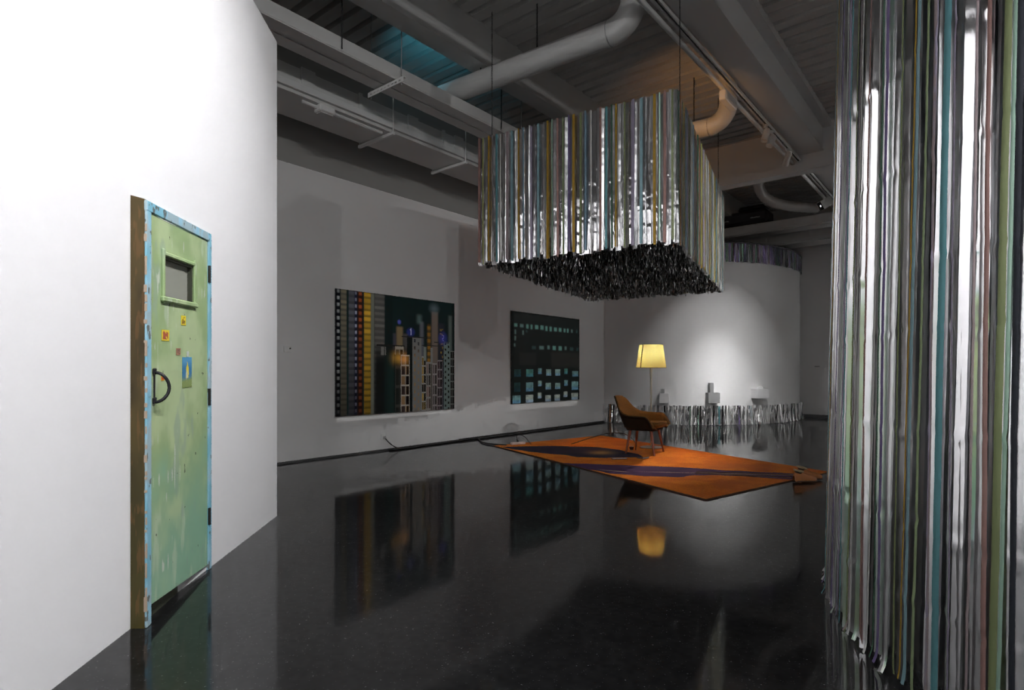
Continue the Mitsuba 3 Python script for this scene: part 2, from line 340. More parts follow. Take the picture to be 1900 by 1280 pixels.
def towers(p, n, uv):
    u, v = mi.Float(uv.x), mi.Float(uv.y)
    c = mi.Color3f(.006, .014, .014) + mi.Color3f(.0, .006, .006) * noise(u * 5, v * 4)
    # blurred far towers on the right
    for u0, u1, vt, col in ((.43, .46, .68, (.05, .05, .07)), (.462, .515, .74, (.20, .15, .08)), (.52, .56, .68, (.07, .07, .07)), (.665, .70, .80, (.10, .11, .13)), (.775, .835, .90, (.16, .13, .11)),
                            (.94, .975, .88, (.10, .13, .12)), (.84, .90, .80, (.02, .02, .03))):
        c = over(c, col, in_rect(u, v, u0, u1, -.1, vt, .012) * .9)
    c = over(c, (.24, .12, .02), in_rect(u, v, .735, .765, .2, .78, .01) * (.3 + .7 * smoothstep(.3, .6, fract(v * 17))))
    c = over(c, (.22, .15, .03), in_rect(u, v, .855, .885, .4, .76, .008) * smoothstep(.35, .6, fract(v * 24)) * smoothstep(.4, .6, noise(u * 60, v * 25)))
    c = over(c, (.12, .17, .19), (1 - smoothstep(.0, .07, dr.sqrt(dr.square(u - .80) + dr.square(v - .93)))) * .7)
    c = over(c, (.10, .16, .15), in_rect(u, v, .64, .68, .78, .86, .02) * .7)
    c = over(c, (.07, .09, .40), 1 - smoothstep(.008, .028, dr.sqrt(dr.square((u - .485) * 1.3) + dr.square(v - .78))))
    # left, out-of-focus towers
    def windows(u0, u1, rows, col, dark, frac=.5, dot=False, k=1):
        nonlocal c
        inside = in_rect(u, v, u0, u1, -.1, 1.1, .006)
        f = fract(v * rows)
        lit = smoothstep(frac - .18, frac + .1, f) * (1 - smoothstep(.88, 1.0, f)) * (.35 + .65 * cell_rand(dr.floor(v * rows), k, 4))
        c = over(c, dark, inside)
        if dot: lit = lit * in_rect(u, v, u0 + (u1 - u0) * .25, u1 - (u1 - u0) * .15, -.1, 1.1, .006)
        c = c * (1 - .55 * inside * smoothstep(.7, .0, v)) + mi.Color3f(*col) * lit * inside * (.22 + .5 * smoothstep(.0, .7, v))
    windows(.0, .03, 19, (.42, .45, .46), (.004, .005, .008), .5, True, 1)
    windows(.034, .075, 24, (.10, .085, .045), (.075, .07, .055), .4, False, 2)
    windows(.09, .137, 19, (.06, .065, .08), (.045, .048, .055), .4, False, 3)
    windows(.132, .152, 19, (.50, .55, .70), (.01, .012, .03), .5, True, 4)
    windows(.155, .192, 19, (.40, .09, .03), (.03, .010, .006), .45, True, 5)
    windows(.204, .256, 20, (.52, .28, .02), (.20, .13, .02), .35, False, 6)
    c = over(c, (.15, .16, .13), in_rect(u, v, .256, .282, -.1, 1.1, .006) * .85)
    windows(.285, .365, 20, (.10, .095, .085), (.065, .065, .062), .5, False, 7)
    c = over(c, (.006, .008, .008), in_rect(u, v, .285, .60, -.1, .56, .02) * (.55 + .45 * smoothstep(.60, .40, v)))
    c = over(c, (.005, .012, .012), in_rect(u, v, .365, .43, -.1, 1.1, .01) * .85)
    c = over(c, (.01, .035, .03), in_rect(u, v, .38, .50, -.05, .5, .04) * .6)
    # street lamp glow
    c = c + mi.Color3f(.42, .21, .02) * dr.exp(-(dr.square((u - .475) / .045) + dr.square((v - .47) / .05)))
    # roof ledges
    c = over(c, (.012, .012, .012), in_rect(u, v, .30, .53, .565, .58, .003))
    c = over(c, (.17, .17, .16), in_rect(u, v, .335, .36, .49, .56, .004)); c = over(c, (.17, .17, .16), in_rect(u, v, .367, .375, .49, .56, .002))
    # lattice building of balconies
    def balconies(u0, u1, vt, rows, wall, dark, warm, k):
        nonlocal c
        inside = in_rect(u, v, u0, u1, -.1, vt, .002)
        f = fract((vt - v) * rows); w = (u - u0) / (u1 - u0)
        slab = 1 - smoothstep(.12, .20, f)
        post = dr.maximum(1 - smoothstep(.05, .10, w), smoothstep(.90, .96, w))
        mid = smoothstep(.44, .47, w) * (1 - smoothstep(.55, .58, w))
        row = dr.floor((vt - v) * rows)
        lit = cell_rand(row, dr.floor(w * 2), k)
        room = mix(dark, warm, smoothstep(.35, .9, lit))
        stripe = smoothstep(.62, .68, w) * (1 - smoothstep(.86, .90, w))
        cc = room * (1 - stripe * .93)
        cc = cc * (1 - dr.maximum(slab, dr.maximum(post, mid * .6))) + mi.Color3f(*wall) * dr.maximum(slab, dr.maximum(post, mid * .6))
        c = c * (1 - inside) + cc * inside
    balconies(.45, .522, .57, 6.0, (.34, .31, .26), (.05, .04, .03), (.10, .07, .04), 3)
    c = over(c, (.005, .010, .010), in_rect(u, v, .44, .497, -.1, .50, .003) * .9)
    c = c + mi.Color3f(.42, .21, .02) * dr.exp(-(dr.square((u - .475) / .035) + dr.square((v - .47) / .045))) * in_rect(u, v, .40, .497, 0, .6)
    balconies(.498, .575, .50, 11.5, (.36, .33, .29), (.03, .02, .018), (.34, .20, .09), 4)
    c = c + mi.Color3f(.60, .26, .05) * dr.exp(-(dr.square((u - .528) / .035) + dr.square((v - .46) / .045)))
    # gray slab block with punched windows
    ins = in_rect(u, v, .597, .680, -.1, .655, .002)
    c = over(c, (.165, .17, .165), ins)
    w = (u - .597) / .083
    hole = (smoothstep(.18, .22, w) * (1 - smoothstep(.34, .38, w)) + smoothstep(.58, .62, w) * (1 - smoothstep(.74, .78, w)) * .8) * smoothstep(.45, .52, fract(v * 15.5 + .4 * dr.floor(w * 2))) * (1 - smoothstep(.9, .95, fract(v * 15.5 + .4 * dr.floor(w * 2))))
    c = c * (1 - ins * hole) + mix((.012, .012, .02), (.26, .16, .07), smoothstep(.60, .45, v)) * ins * hole
    c = over(c, (.004, .008, .008), in_rect(u, v, .552, .598, -.1, .665, .002) * (1 - in_rect(u, v, .45, .575, -.1, .50, .001)))
    c = over(c, (.02, .02, .02), in_rect(u, v, .505, .72, .652, .662, .002))
    # narrower blocks to the right
    balconies(.682, .722, .49, 12.5, (.30, .30, .28), (.015, .015, .012), (.30, .20, .05), 6)
    c = over(c, (.17, .20, .19), in_rect(u, v, .700, .725, .45, .575, .003)); c = over(c, (.19, .20, .19), in_rect(u, v, .765, .785, .42, .57, .003))
    balconies(.724, .768, .44, 9.5, (.24, .235, .22), (.09, .085, .08), (.22, .15, .13), 8)
    balconies(.782, .826, .43, 10.5, (.27, .25, .25), (.10, .09, .09), (.18, .13, .13), 9)
    balconies(.830, .878, .46, 12.0, (.24, .22, .23), (.015, .012, .016), (.05, .03, .035), 10)
    ins = in_rect(u, v, .893, .955, -.1, .63, .002)
    c = over(c, (.14, .19, .18), ins)
    w = (u - .893) / .062
    f = fract(v * 19 + .5 * dr.floor(w * 2))
    c = c * (1 - ins * smoothstep(.4, .46, f) * (1 - smoothstep(.8, .86, f)) * smoothstep(.3, .36, fract(w * 2)) * (1 - smoothstep(.7, .76, fract(w * 2))))
    balconies(.958, 1.0, .55, 14, (.16, .17, .16), (.012, .014, .014), (.03, .03, .03), 12)
    c = over(c, (.02, .02, .02), in_rect(u, v, .685, .86, .585, .592, .002)); c = over(c, (.02, .02, .02), in_rect(u, v, .80, .945, .618, .626, .002))
    # lit roof numerals
    c = c + mi.Color3f(.01, .01, .14) * (1 - smoothstep(.02, .05, dr.sqrt(dr.square(u - .584) + dr.square(v - .70))))
    c = over(c, (.62, .64, .85), in_rect(u, v, .583, .589, .672, .735, .0015)); c = over(c, (.55, .57, .80), in_rect(u, v, .576, .584, .715, .722, .0015))
    c = c + mi.Color3f(.015, .015, .16) * (1 - smoothstep(.02, .06, dr.sqrt(dr.square(u - .885) + dr.square((v - .66) * .7))))
    for r in ((.879, .893, .684, .689), (.890, .894, .662, .689), (.879, .893, .660, .665), (.879, .883, .640, .664), (.879, .893, .638, .643)):
        c = over(c, (.22, .24, .75), in_rect(u, v, *r, .0015))
    return c

WIN2 = [(0.035, 0.121, 0.291, 0.373, 0), (0.192, 0.288, 0.29, 0.374, 1), (0.356, 0.407, 0.319, 0.385, 2), (0.474, 0.547, 0.3, 0.374, 3), (0.608, 0.686, 0.3, 0.375, 3), (0.751, 0.805, 0.319, 0.385, 1), (0.881, 0.979, 0.288, 0.354, 2),
        (0.035, 0.115, 0.128, 0.228, 0), (0.189, 0.288, 0.126, 0.227, 2), (0.356, 0.407, 0.182, 0.243, 3), (0.465, 0.543, 0.14, 0.216, 3), (0.608, 0.686, 0.141, 0.213, 3), (0.751, 0.805, 0.176, 0.245, 2), (0.871, 0.979, 0.123, 0.227, 2),
        (0.013, 0.118, 0.003, 0.088, 2), (0.186, 0.288, 0.0, 0.089, 4), (0.353, 0.404, 0.043, 0.108, 4), (0.461, 0.541, 0.001, 0.074, 4), (0.599, 0.681, 0.0, 0.076, 4), (0.741, 0.801, 0.041, 0.107, 4), (0.866, 0.975, 0.002, 0.085, 4)]
BLUR2 = [(0.27, 0.325, 0.6, 0.635, 5), (0.375, 0.439, 0.602, 0.64, 6), (0.491, 0.525, 0.607, 0.65, 6), (0.57, 0.618, 0.602, 0.649, 7), (0.661, 0.711, 0.6, 0.65, 7), (0.756, 0.788, 0.609, 0.652, 6), (0.841, 0.9, 0.604, 0.646, 5), (0.952, 0.982, 0.606, 0.645, 5),
         (0.035, 0.075, 0.835, 0.869, 7), (0.11, 0.156, 0.832, 0.868, 6), (0.192, 0.225, 0.825, 0.872, 7), (0.252, 0.278, 0.822, 0.872, 7), (0.313, 0.36, 0.828, 0.873, 7), (0.39, 0.436, 0.827, 0.875, 7), (0.462, 0.493, 0.818, 0.873, 7), (0.523, 0.557, 0.818, 0.872, 7), (0.59, 0.635, 0.823, 0.867, 7), (0.665, 0.706, 0.823, 0.869, 7),
         (0.741, 0.77, 0.823, 0.866, 7), (0.795, 0.82, 0.821, 0.87, 7), (0.86, 0.888, 0.826, 0.864, 6), (0.945, 0.97, 0.827, 0.865, 5), (0.041, 0.058, 0.753, 0.801, 6), (0.142, 0.16, 0.752, 0.801, 6), (0.039, 0.058, 0.685, 0.733, 6), (0.032, 0.05, 0.618, 0.651, 6), (0.186, 0.21, 0.783, 0.807, 5)]
COL2 = [(.02, .07, .07), (.10, .30, .26), (.22, .42, .44), (.38, .58, .55), (.55, .64, .58), (.03, .08, .08), (.14, .24, .23), (.16, .36, .32)]
def night_windows(p, n, uv):
    u, v = mi.Float(uv.x), mi.Float(uv.y)
    c = mi.Color3f(.008, .013, .012) + mi.Color3f(.018, .014, .012) * in_rect(u, v, .55, 1.1, .40, .58, .03) + mi.Color3f(.010, .008, .008) * in_rect(u, v, .1, .33, .42, .56, .02)
    for u0, u1, v0, v1, k in WIN2:
        a = in_rect(u, v, u0, u1, v0, v1, .004)
        bars = 1 - .45 * (smoothstep(.44, .48, fract((u - u0) / (u1 - u0) * 2)) * (1 - smoothstep(.52, .56, fract((u - u0) / (u1 - u0) * 2))))
        t = .55 + .6 * noise(u * 38, v * 38)
        low = smoothstep(v0 + (v1 - v0) * .25, v0 + (v1 - v0) * .5, v)
        tint = mix((.75, .9, 1.25), (1, 1, 1), low)
        c = c * (1 - a) + mi.Color3f(*COL2[k]) * tint * a * bars * t
    for u0, u1, v0, v1, k in BLUR2:
        c = over(c, COL2[k], in_rect(u, v, u0, u1, v0, v1, .010) * .95)
    return c
mat('print_towers', proc(towers), .5, 0, .08)
mat('print_windows', proc(night_windows), .5, 0, .08)
def photograph(s0, s1, z0, z1, m, label):
    k = num('photograph'); tag(k, label, 'photograph')
    put(k + '__panel', rbox(s0, s1, .002, .026, z0, z1), 'black_metal')
    q = np.array([W(s0, .0265, z0), W(s1, .0265, z0), W(s1, .0265, z1), W(s0, .0265, z1)])
    mm = trimesh.Trimesh(q, [[0, 1, 2], [0, 2, 3]], process=False)
    if mm.face_normals[0][:2] @ NN < 0: mm = trimesh.Trimesh(q, [[0, 2, 1], [0, 3, 2]], process=False)
    put(k + '__print', mm, m, uv=np.array([[0, 0], [1, 0], [1, 1], [0, 1.0]]), label='printed night picture')
photograph(.861, 3.214, .57, 2.375, 'print_towers', 'large night photograph of apartment towers with yellow windows, nearer the white partition')
photograph(4.766, 7.178, .583, 2.38, 'print_windows', 'large dark photograph of teal lit office windows, to the right of the towers photograph')

# framing projectors: a lamp in a shuttered box whose aperture crops the beam to each picture
def framing_projector(s, t, z, rect, power, label):
    k = num('framing_spotlight'); tag(k, label, 'spotlight')
    c = W(s, t, z)
    s0, s1, z0, z1 = rect
    tgt = np.array([W(s0, .0, z0), W(s1, .0, z0), W(s1, .0, z1), W(s0, .0, z1)])
    mid = tgt.mean(0); d = mid - c; d /= np.linalg.norm(d)
    x = np.cross(d, [0, 0, 1.0]); x /= np.linalg.norm(x); y = np.cross(x, d)
    D = .16
    hole = np.array([[((q - c) @ x) / ((q - c) @ d) * D, ((q - c) @ y) / ((q - c) @ d) * D] for q in tgt])
    R = .085
    plate = sg.Polygon([(-R, -R), (R, -R), (R, R), (-R, R)]).difference(sg.Polygon(hole))
    pl = trimesh.creation.extrude_polygon(plate, .003)
    M = np.eye(4); M[:3, 0] = x; M[:3, 1] = y; M[:3, 2] = np.cross(x, y); M[:3, 3] = c
    zc = M[:3, 2] @ d
    pl.apply_translation((0, 0, D * zc if zc > 0 else -D - .003)); pl.apply_transform(M)
    put(k + '__shutter_plate', pl, 'black_metal')
    ring = sg.Polygon([(-R - .006, -R - .006), (R + .006, -R - .006), (R + .006, R + .006), (-R - .006, R + .006)]).difference(sg.Polygon([(-R, -R), (R, -R), (R, R), (-R, R)]))
    bd = trimesh.creation.extrude_polygon(ring, .24); bd.apply_translation((0, 0, -.06 if zc > 0 else -.18)); bd.apply_transform(M)
    put(k + '__housing', bd, 'white_plastic')
    bk = trimesh.creation.box((2 * R + .012, 2 * R + .012, .006)); bk.apply_translation((0, 0, -.063 * np.sign(zc))); bk.apply_transform(M)
    put(k + '__back_plate', bk, 'white_plastic')
    put(k + '__stem', tube([c + [0, 0, .085], c + [0, 0, 5.0 - z]], .01, 8), 'white_plastic', True)
    scene[k + '__lamp'] = {'type': 'point', 'position': [float(v) for v in c], 'intensity': rgb(power, power, power * .98)}
framing_projector(-.5, 3.9, 4.70, (.875, 3.200, .478, 2.36), 21, 'framing spotlight over the camera cropping its beam to the towers photograph')
framing_projector(9.885, 4.5, 4.80, (4.79, 7.15, .435, 2.36), 24, 'framing spotlight farthest along the track, aimed at the teal windows photograph')

# ------------------------------------------------------------------ the green door
ND, FD = np.array([-1.720, 2.724]), np.array([-1.852, 3.565]); DW = .851
wd = (FD - ND) / np.linalg.norm(FD - ND); od = np.array([wd[1], -wd[0]])
if od[0] < 0: od = -od
def dl(a, b, z):
    zz = z + (.038 * (a / DW) * (z / 2.0) if z > .12 else 0)
    q = ND + a * wd + b * od; return [q[0], q[1], zz]
def dbox(a0, a1, b0, b1, z0, z1, bev=0.0, z0b=None):
    m = box((a0, b0, z0), (a1, b1, z1), bev)
    v = m.vertices.copy()
    if z0b is not None:   # sloping lower edge
        low = v[:, 2] < z0 + .02; v[low, 2] += (z0b - z0) * (v[low, 0] - a0) / (a1 - a0)
    m = trimesh.Trimesh([dl(*q) for q in v], m.faces, process=False); m.fix_normals(); return m
def green_fn(p, n, uv):
    a = (p.x - ND[0]) * wd[0] + (p.y - ND[1]) * wd[1]
    f = fbm(a * 5 + 3, p.z * 4.2, 0, 4); g = fbm(a * 9, p.z * 2.6, 5, 4)
    c = mix((.30, .42, .20), (.43, .54, .30), smoothstep(.3, .7, f))
    c = mix(c, (.22, .44, .33), smoothstep(.9, .1, p.z + (f - .5) * .8) * .75)
    c = mix(c, (.50, .60, .44), smoothstep(.63, .75, g) * .55)
    c = mix(c, (.26, .37, .30), smoothstep(.62, .74, fbm(a * 7 + 9, p.z * 3.3, 8, 4)) * .5)
    scuff = smoothstep(.80, .86, noise(a * 60, p.z * 9, 2)) * smoothstep(.6, .7, fbm(a * 4, p.z * 4, 7))
    c = mix(c, (.62, .66, .58), scuff * .7)
    chip = smoothstep(.86, .875, fbm(a * 26, p.z * 26, 12, 3))
    return mix(c, (.06, .08, .05), chip * .8)
def blue_fn(p, n, uv):
    f = fbm(p.x * 14 + p.y * 14, p.z * 7, 1, 4); g = fbm(p.x * 30 + p.y * 40, p.z * 22, 6, 4)
    c = mix((.20, .46, .58), (.32, .54, .66), smoothstep(.3, .7, f))
    c = mix(c, (.36, .40, .38), smoothstep(.60, .68, f) * .5)
    return mix(c, (.10, .10, .08), smoothstep(.69, .72, g) * .85)
def brown_fn(p, n, uv):
    f = fbm(p.x * 8 + p.y * 6, p.z * 3.2, 2, 4); g = fbm(p.x * 60, p.z * 9, 3, 3)
    c = mix((.045, .031, .011), (.085, .058, .018), smoothstep(.3, .7, f))
    c = mix(c, (.06, .058, .010), smoothstep(1.3, .2, p.z) * .5)
    c = mix(c, (.17, .085, .03), smoothstep(.62, .72, g) * .5)
    return c
mat('door_green', proc(green_fn), .5, 0, .4); mat('door_blue', proc(blue_fn), .5, 0, .4); mat('door_brown', proc(brown_fn), .55, 0, .35)
mat('chipped_wood', (.42, .33, .25), .7)
mat('door_glass', (.27, .28, .24), .55, 0, .3)
mat('reveal_dark', (.035, .04, .025), .6)
k = 'painted_door'; tag(k, 'weathered green door with a blue frame and brown side standing out from the white partition', 'door')
wn = np.array([-1.806, 2.717])
side = wedge_poly([wn + [-.02, .0], ND + [.0, .0], ND + wd * .022, wn + wd * .03], 0, 2.01)
sv = side.vertices.copy(); up = sv[:, 2] > 1; sv[up, 2] += .028 * np.clip((ND[0] - sv[up, 0]) / .086, 0, 1)
put(k + '__side_panel', trimesh.Trimesh(sv, side.faces), 'door_brown')
put(k + '__back_board', wedge_poly([wn + [-.03, .03], ND + wd * .02 - od * .03, FD - od * .03, FD + wd * .01 - od * .09], 0, 1.98), 'reveal_dark')
put(k + '__stile', dbox(0.001, .050, -.002, .010, 0.0, 1.985, .003), 'door_blue', label='blue frame stile on the handle side')
put(k + '__stile_001', dbox(.808, DW, -.02, .012, 0.0, 1.985, .003), 'door_blue', label='blue frame stile on the hinge side')
put(k + '__top_rail', dbox(.0, DW, -.004, .0115, 1.957, 2.006, .003), 'door_blue', label='blue top rail of the frame')
rng = np.random.default_rng(4)
for i in range(30):     # splintered edge between brown and blue
    z = .05 + i * .062 + rng.uniform(-.03, .03); h = rng.choice([.012, .02, .035, .07])
    put(num(k + '__chipped_edge'), dbox(-.002, .001 + rng.uniform(0, .005), rng.uniform(-.004, .004), .0105, z, z + h, .001), 'chipped_wood')
wa0, wa1, wz0, wz1 = .197, .578, 1.572, 1.775
def zs(a, z): return z
leaf = M3(box((.058, -.028, .06), (.803, .003, 1.953))) - M3(box((wa0, -.1, wz0), (wa1, .1, wz1)))
lm = T3(leaf).subdivide_to_size(.12) if False else T3(leaf)
v = np.array(lm.vertices); low = v[:, 2] < .07; v[low, 2] = .088 - .055 * (v[low, 0] - .058) / .75
put(k + '__leaf', trimesh.Trimesh([dl(*q) if q[2] > .12 else [*(ND + q[0] * wd + q[1] * od), q[2]] for q in v], lm.faces, process=False), 'door_green', label='weathered pale green door leaf')
mould = [(.172, .197, wz0 - .035, wz1 + .035), (.578, .603, wz0 - .035, wz1 + .035)]
for a0, a1, z0, z1 in mould: put(num(k + '__window_moulding'), dbox(a0, a1, .0, .014, z0, z1, .005), 'door_green')
put(num(k + '__window_moulding'), dbox(.160, .618, .0, .020, wz0 - .028, wz0, .006), 'door_green')
put(num(k + '__window_moulding'), dbox(.172, .603, .0, .014, wz1, wz1 + .022, .005), 'door_green')
put(k + '__window_pane', dbox(wa0 - .005, wa1 + .005, -.026, -.022, wz0 - .005, wz1 + .005), 'door_glass', label='dull grey window pane')
for a0, a1, z0, z1 in ((wa0 - .002, wa0 + .006, wz0, wz1), (wa1 - .014, wa1 + .002, wz0, wz1), (wa0, wa1, wz1 - .012, wz1 + .002), (wa0, wa1, wz0 - .002, wz0 + .004)):
    put(num(k + '__shaded_reveal'), dbox(a0, a1, -.0285, .001, z0, z1), 'reveal_dark')  # dark strips paint the recess shadow round the pane
hp = [dl(.086, .006, 1.195), dl(.088, .040, 1.185), dl(.10, .062, 1.150), dl(.105, .066, 1.122), dl(.10, .060, 1.09), dl(.088, .040, 1.062), dl(.086, .006, 1.052)]
put(k + '__handle', tube(bez(hp, 26), .0075, 10), 'black_metal', True, label='black iron pull handle')
put(k + '__handle__back_plate', dbox(.082, .092, .004, .009, 1.06, 1.19, .002), 'black_metal')
for z in (1.045, 1.185): put(num(k + '__handle__foot'), dbox(.070, .102, .004, .012, z, z + .03, .003), 'black_metal')
for z in (1.71, .98, .27): put(num(k + '__hinge'), tube([dl(.812, .012, z), dl(.812, .012, z + .10)], .008, 10), 'black_metal', True)
def blotch(base, ink, fq, seed, thr=.55):
    def f(p, n, uv):
        u, v = uv.x, uv.y
        a = smoothstep(thr, thr + .06, fbm(u * fq + seed, v * fq, seed)) * smoothstep(.12, .2, u) * smoothstep(.88, .8, u) * smoothstep(.1, .16, v) * smoothstep(.9, .84, v)
        return mix(base, ink, a)
    return proc(f)
def poster_fn(p, n, uv):
    u, v = uv.x, uv.y
    c = mix((.22, .30, .10), (.05, .20, .38), smoothstep(.2, .45, v + .15 * (fbm(u * 6, v * 6) - .5)))
    c = mix(c, (.10, .33, .55), smoothstep(.6, .9, v))
    d = dr.sqrt(dr.square((u - .5) * 1.3) + dr.square((v - .56) * .9)) + .25 * (fbm(u * 9, v * 9, 4) - .5)
    c = mix(c, (.72, .62, .08), smoothstep(.22, .15, d))
    d2 = dr.sqrt(dr.square((u - .45) * 1.8) + dr.square((v - .40) * .8)) + .2 * (fbm(u * 11, v * 11, 8) - .5)
    return mix(c, (.55, .60, .45), smoothstep(.16, .1, d2))
mat('sticker_yellow', blotch((.74, .60, .04), (.22, .12, .02), 5, 2.0), .5); mat('sticker_yellow_two', blotch((.74, .58, .05), (.40, .10, .05), 4, 7.0, .5), .5)
mat('sticker_red', blotch((.36, .20, .13), (.12, .07, .06), 7, 3.0, .5), .5); mat('sticker_orange', blotch((.75, .38, .05), (.42, .06, .02), 3, 9.0, .42), .5)
mat('poster_print', proc(poster_fn), .4)
mat('clear_tape', (.60, .66, .60), .3)
def sticker(name, a, z, w, h, m, label, ctg):
    q = np.array([dl(a - w / 2, .0055, z - h / 2), dl(a + w / 2, .0055, z - h / 2), dl(a + w / 2, .0055, z + h / 2), dl(a - w / 2, .0055, z + h / 2)])
    off = np.array([*(od * .0012), 0])
    V = np.vstack([q, q - off]); F = [[0, 1, 2], [0, 2, 3], [4, 6, 5], [4, 7, 6], [0, 4, 5], [0, 5, 1], [1, 5, 6], [1, 6, 2], [2, 6, 7], [2, 7, 3], [3, 7, 4], [3, 4, 0]]
    mm = trimesh.Trimesh(V, F, process=False); mm.fix_normals()
    u4 = np.array([[0, 0], [1, 0], [1, 1], [0, 1.0]])
    put(k + '__' + name, mm, m, uv=np.vstack([u4, u4]), label=label)
sticker('sticker', .441, 1.465, .062, .052, 'sticker_yellow', 'small yellow sticker below the window', 'sticker')
sticker('sticker_001', .215, 1.378, .088, .055, 'sticker_yellow_two', 'larger square yellow sticker', 'sticker')
sticker('sticker_002', .373, 1.297, .055, .036, 'sticker_red', 'small reddish-brown sticker', 'sticker')
sticker('sticker_003', .184, 1.168, .036, .032, 'sticker_orange', 'tiny orange-red sticker near the handle', 'sticker')
sticker('poster', .490, 1.185, .130, .165, 'poster_print', 'blue poster with a yellow figure', 'poster')
sticker('tape', .50, 1.285, .03, .03, 'clear_tape', 'scrap of clear tape', 'tape')

# ------------------------------------------------------------------ foil strips
def ribbon(base, tang, nrm, z1, z0, w, rng, yaw=None, rows=None, cols=4, crinkle=.004, folds=(), fold=None, twist=.25, sway=.006, pitch=0.0, flop=0.0, bow=None):
    h = z1 - z0; rows = rows or max(6, int(h / .035))
    z = np.linspace(z1, z0, rows + 1); q = (z1 - z) / h
    yaw = rng.normal(0, .30) if yaw is None else yaw
    ph = rng.uniform(0, 6.28, 6)
    a = yaw + twist * (np.sin(q * 3.1 + ph[0]) * .6 + np.sin(q * 8.3 + ph[1]) * .25) * q
    c = np.linspace(-.5, .5, cols + 1)
    bow = rng.uniform(-.12, .22) if bow is None else bow
    off = crinkle * (np.sin(q * h * 23 + ph[2]) * .35 + .7 * np.sin(q * h * 9 + ph[3])) + rng.normal(0, crinkle * .16, rows + 1)
    swy = sway * np.sin(q * 2.4 + ph[4]) * q
    for f in folds:
        zc = f + rng.normal(0, .012); off += np.exp(-((z - zc) / .012) ** 2) * rng.choice([-1, 1]) * (fold or crinkle) * rng.uniform(.4, 1.9)
    if pitch: off = off + pitch * (z - (z0 + z1) / 2)
    U = np.cos(a)[:, None] * c * w + swy[:, None]
    Nn = np.sin(a)[:, None] * c * w + off[:, None] + bow * w * (.25 - c ** 2)[None] + rng.normal(0, crinkle * .10, (rows + 1, cols + 1))
    if flop:
        fl = np.clip((q - (1 - flop)) / flop, 0, 1) ** 2; Nn += (fl * rng.uniform(-.008, .022))[:, None]; U += (fl * rng.normal(0, .006))[:, None]
    P = np.empty((rows + 1, cols + 1, 3))
    P[..., :2] = base[:2] + U[..., None] * tang[:2] + Nn[..., None] * nrm[:2]
    P[..., 2] = z[:, None] + (rng.uniform(-.003, .003, cols + 1))[None]
    return grid_mesh(P)
SIL = ['foil_silver', 'foil_silver', 'foil_bright', 'foil_silver_soft', 'foil_silver_dark']

# --- tall round curtain on the right
FC = np.array([3.951, 2.135]); FR = 2.426
def fc_frame(deg, r=FR):
    a = math.radians(deg); nr = np.array([math.cos(a), math.sin(a)]); return FC + r * nr, np.array([-nr[1], nr[0]]), nr
k = 'foil_curtain'; tag(k, 'tall round curtain of mirror and coloured foil strips filling the right edge', 'curtain')
rng = np.random.default_rng(11)
HFC = 4.0
a = np.radians(np.linspace(0, 360, 181))
P = np.stack([np.stack([FC[0] + (FR - .05) * np.cos(a), FC[1] + (FR - .05) * np.sin(a), np.full_like(a, z)], -1) for z in (HFC - .02, .04)])
put(k + '__backing', grid_mesh(P), 'foil_silver_dark', True, label='dull silver backing sheet behind the strips')
rg = [[FC[0] + (FR - .02) * math.cos(x), FC[1] + (FR - .02) * math.sin(x), HFC] for x in np.linspace(0, 2 * math.pi, 121)]
put(k + '__hoop', tube(rg, .015, 8, False), 'black_metal', True)
FOLDS = [.35, .62, .98, 1.35, 1.62, 2.0, 2.4, 2.9, 3.4]
def blind(d=180): return rng.normal(-min(.8, .26 + .019 * (187 - d)), .14) if rng.random() < .40 else rng.normal(.2, .32)
def curtain_strip(deg, w, m, r=FR, yaw=None, z0=None, flop=.015, bow=None, crinkle=.0009):
    b, tg, nr = fc_frame(deg, r)
    z0 = rng.uniform(.0, .03) + .004 if z0 is None else z0
    return ribbon(b, tg, nr, HFC, z0, w, rng, yaw, rows=160, cols=4, crinkle=crinkle, folds=FOLDS, fold=.0028, twist=.22, sway=.02, flop=flop, bow=bow, pitch=-.02)
# inner layer of wide mirror strips
for deg in np.arange(150, 262, 1.55):
    put(num(k + '__strip'), curtain_strip(deg + rng.uniform(-.3, .3), rng.uniform(.050, .075), SIL[rng.integers(5)], FR - .022, blind(deg)), SIL[rng.integers(4)], True)
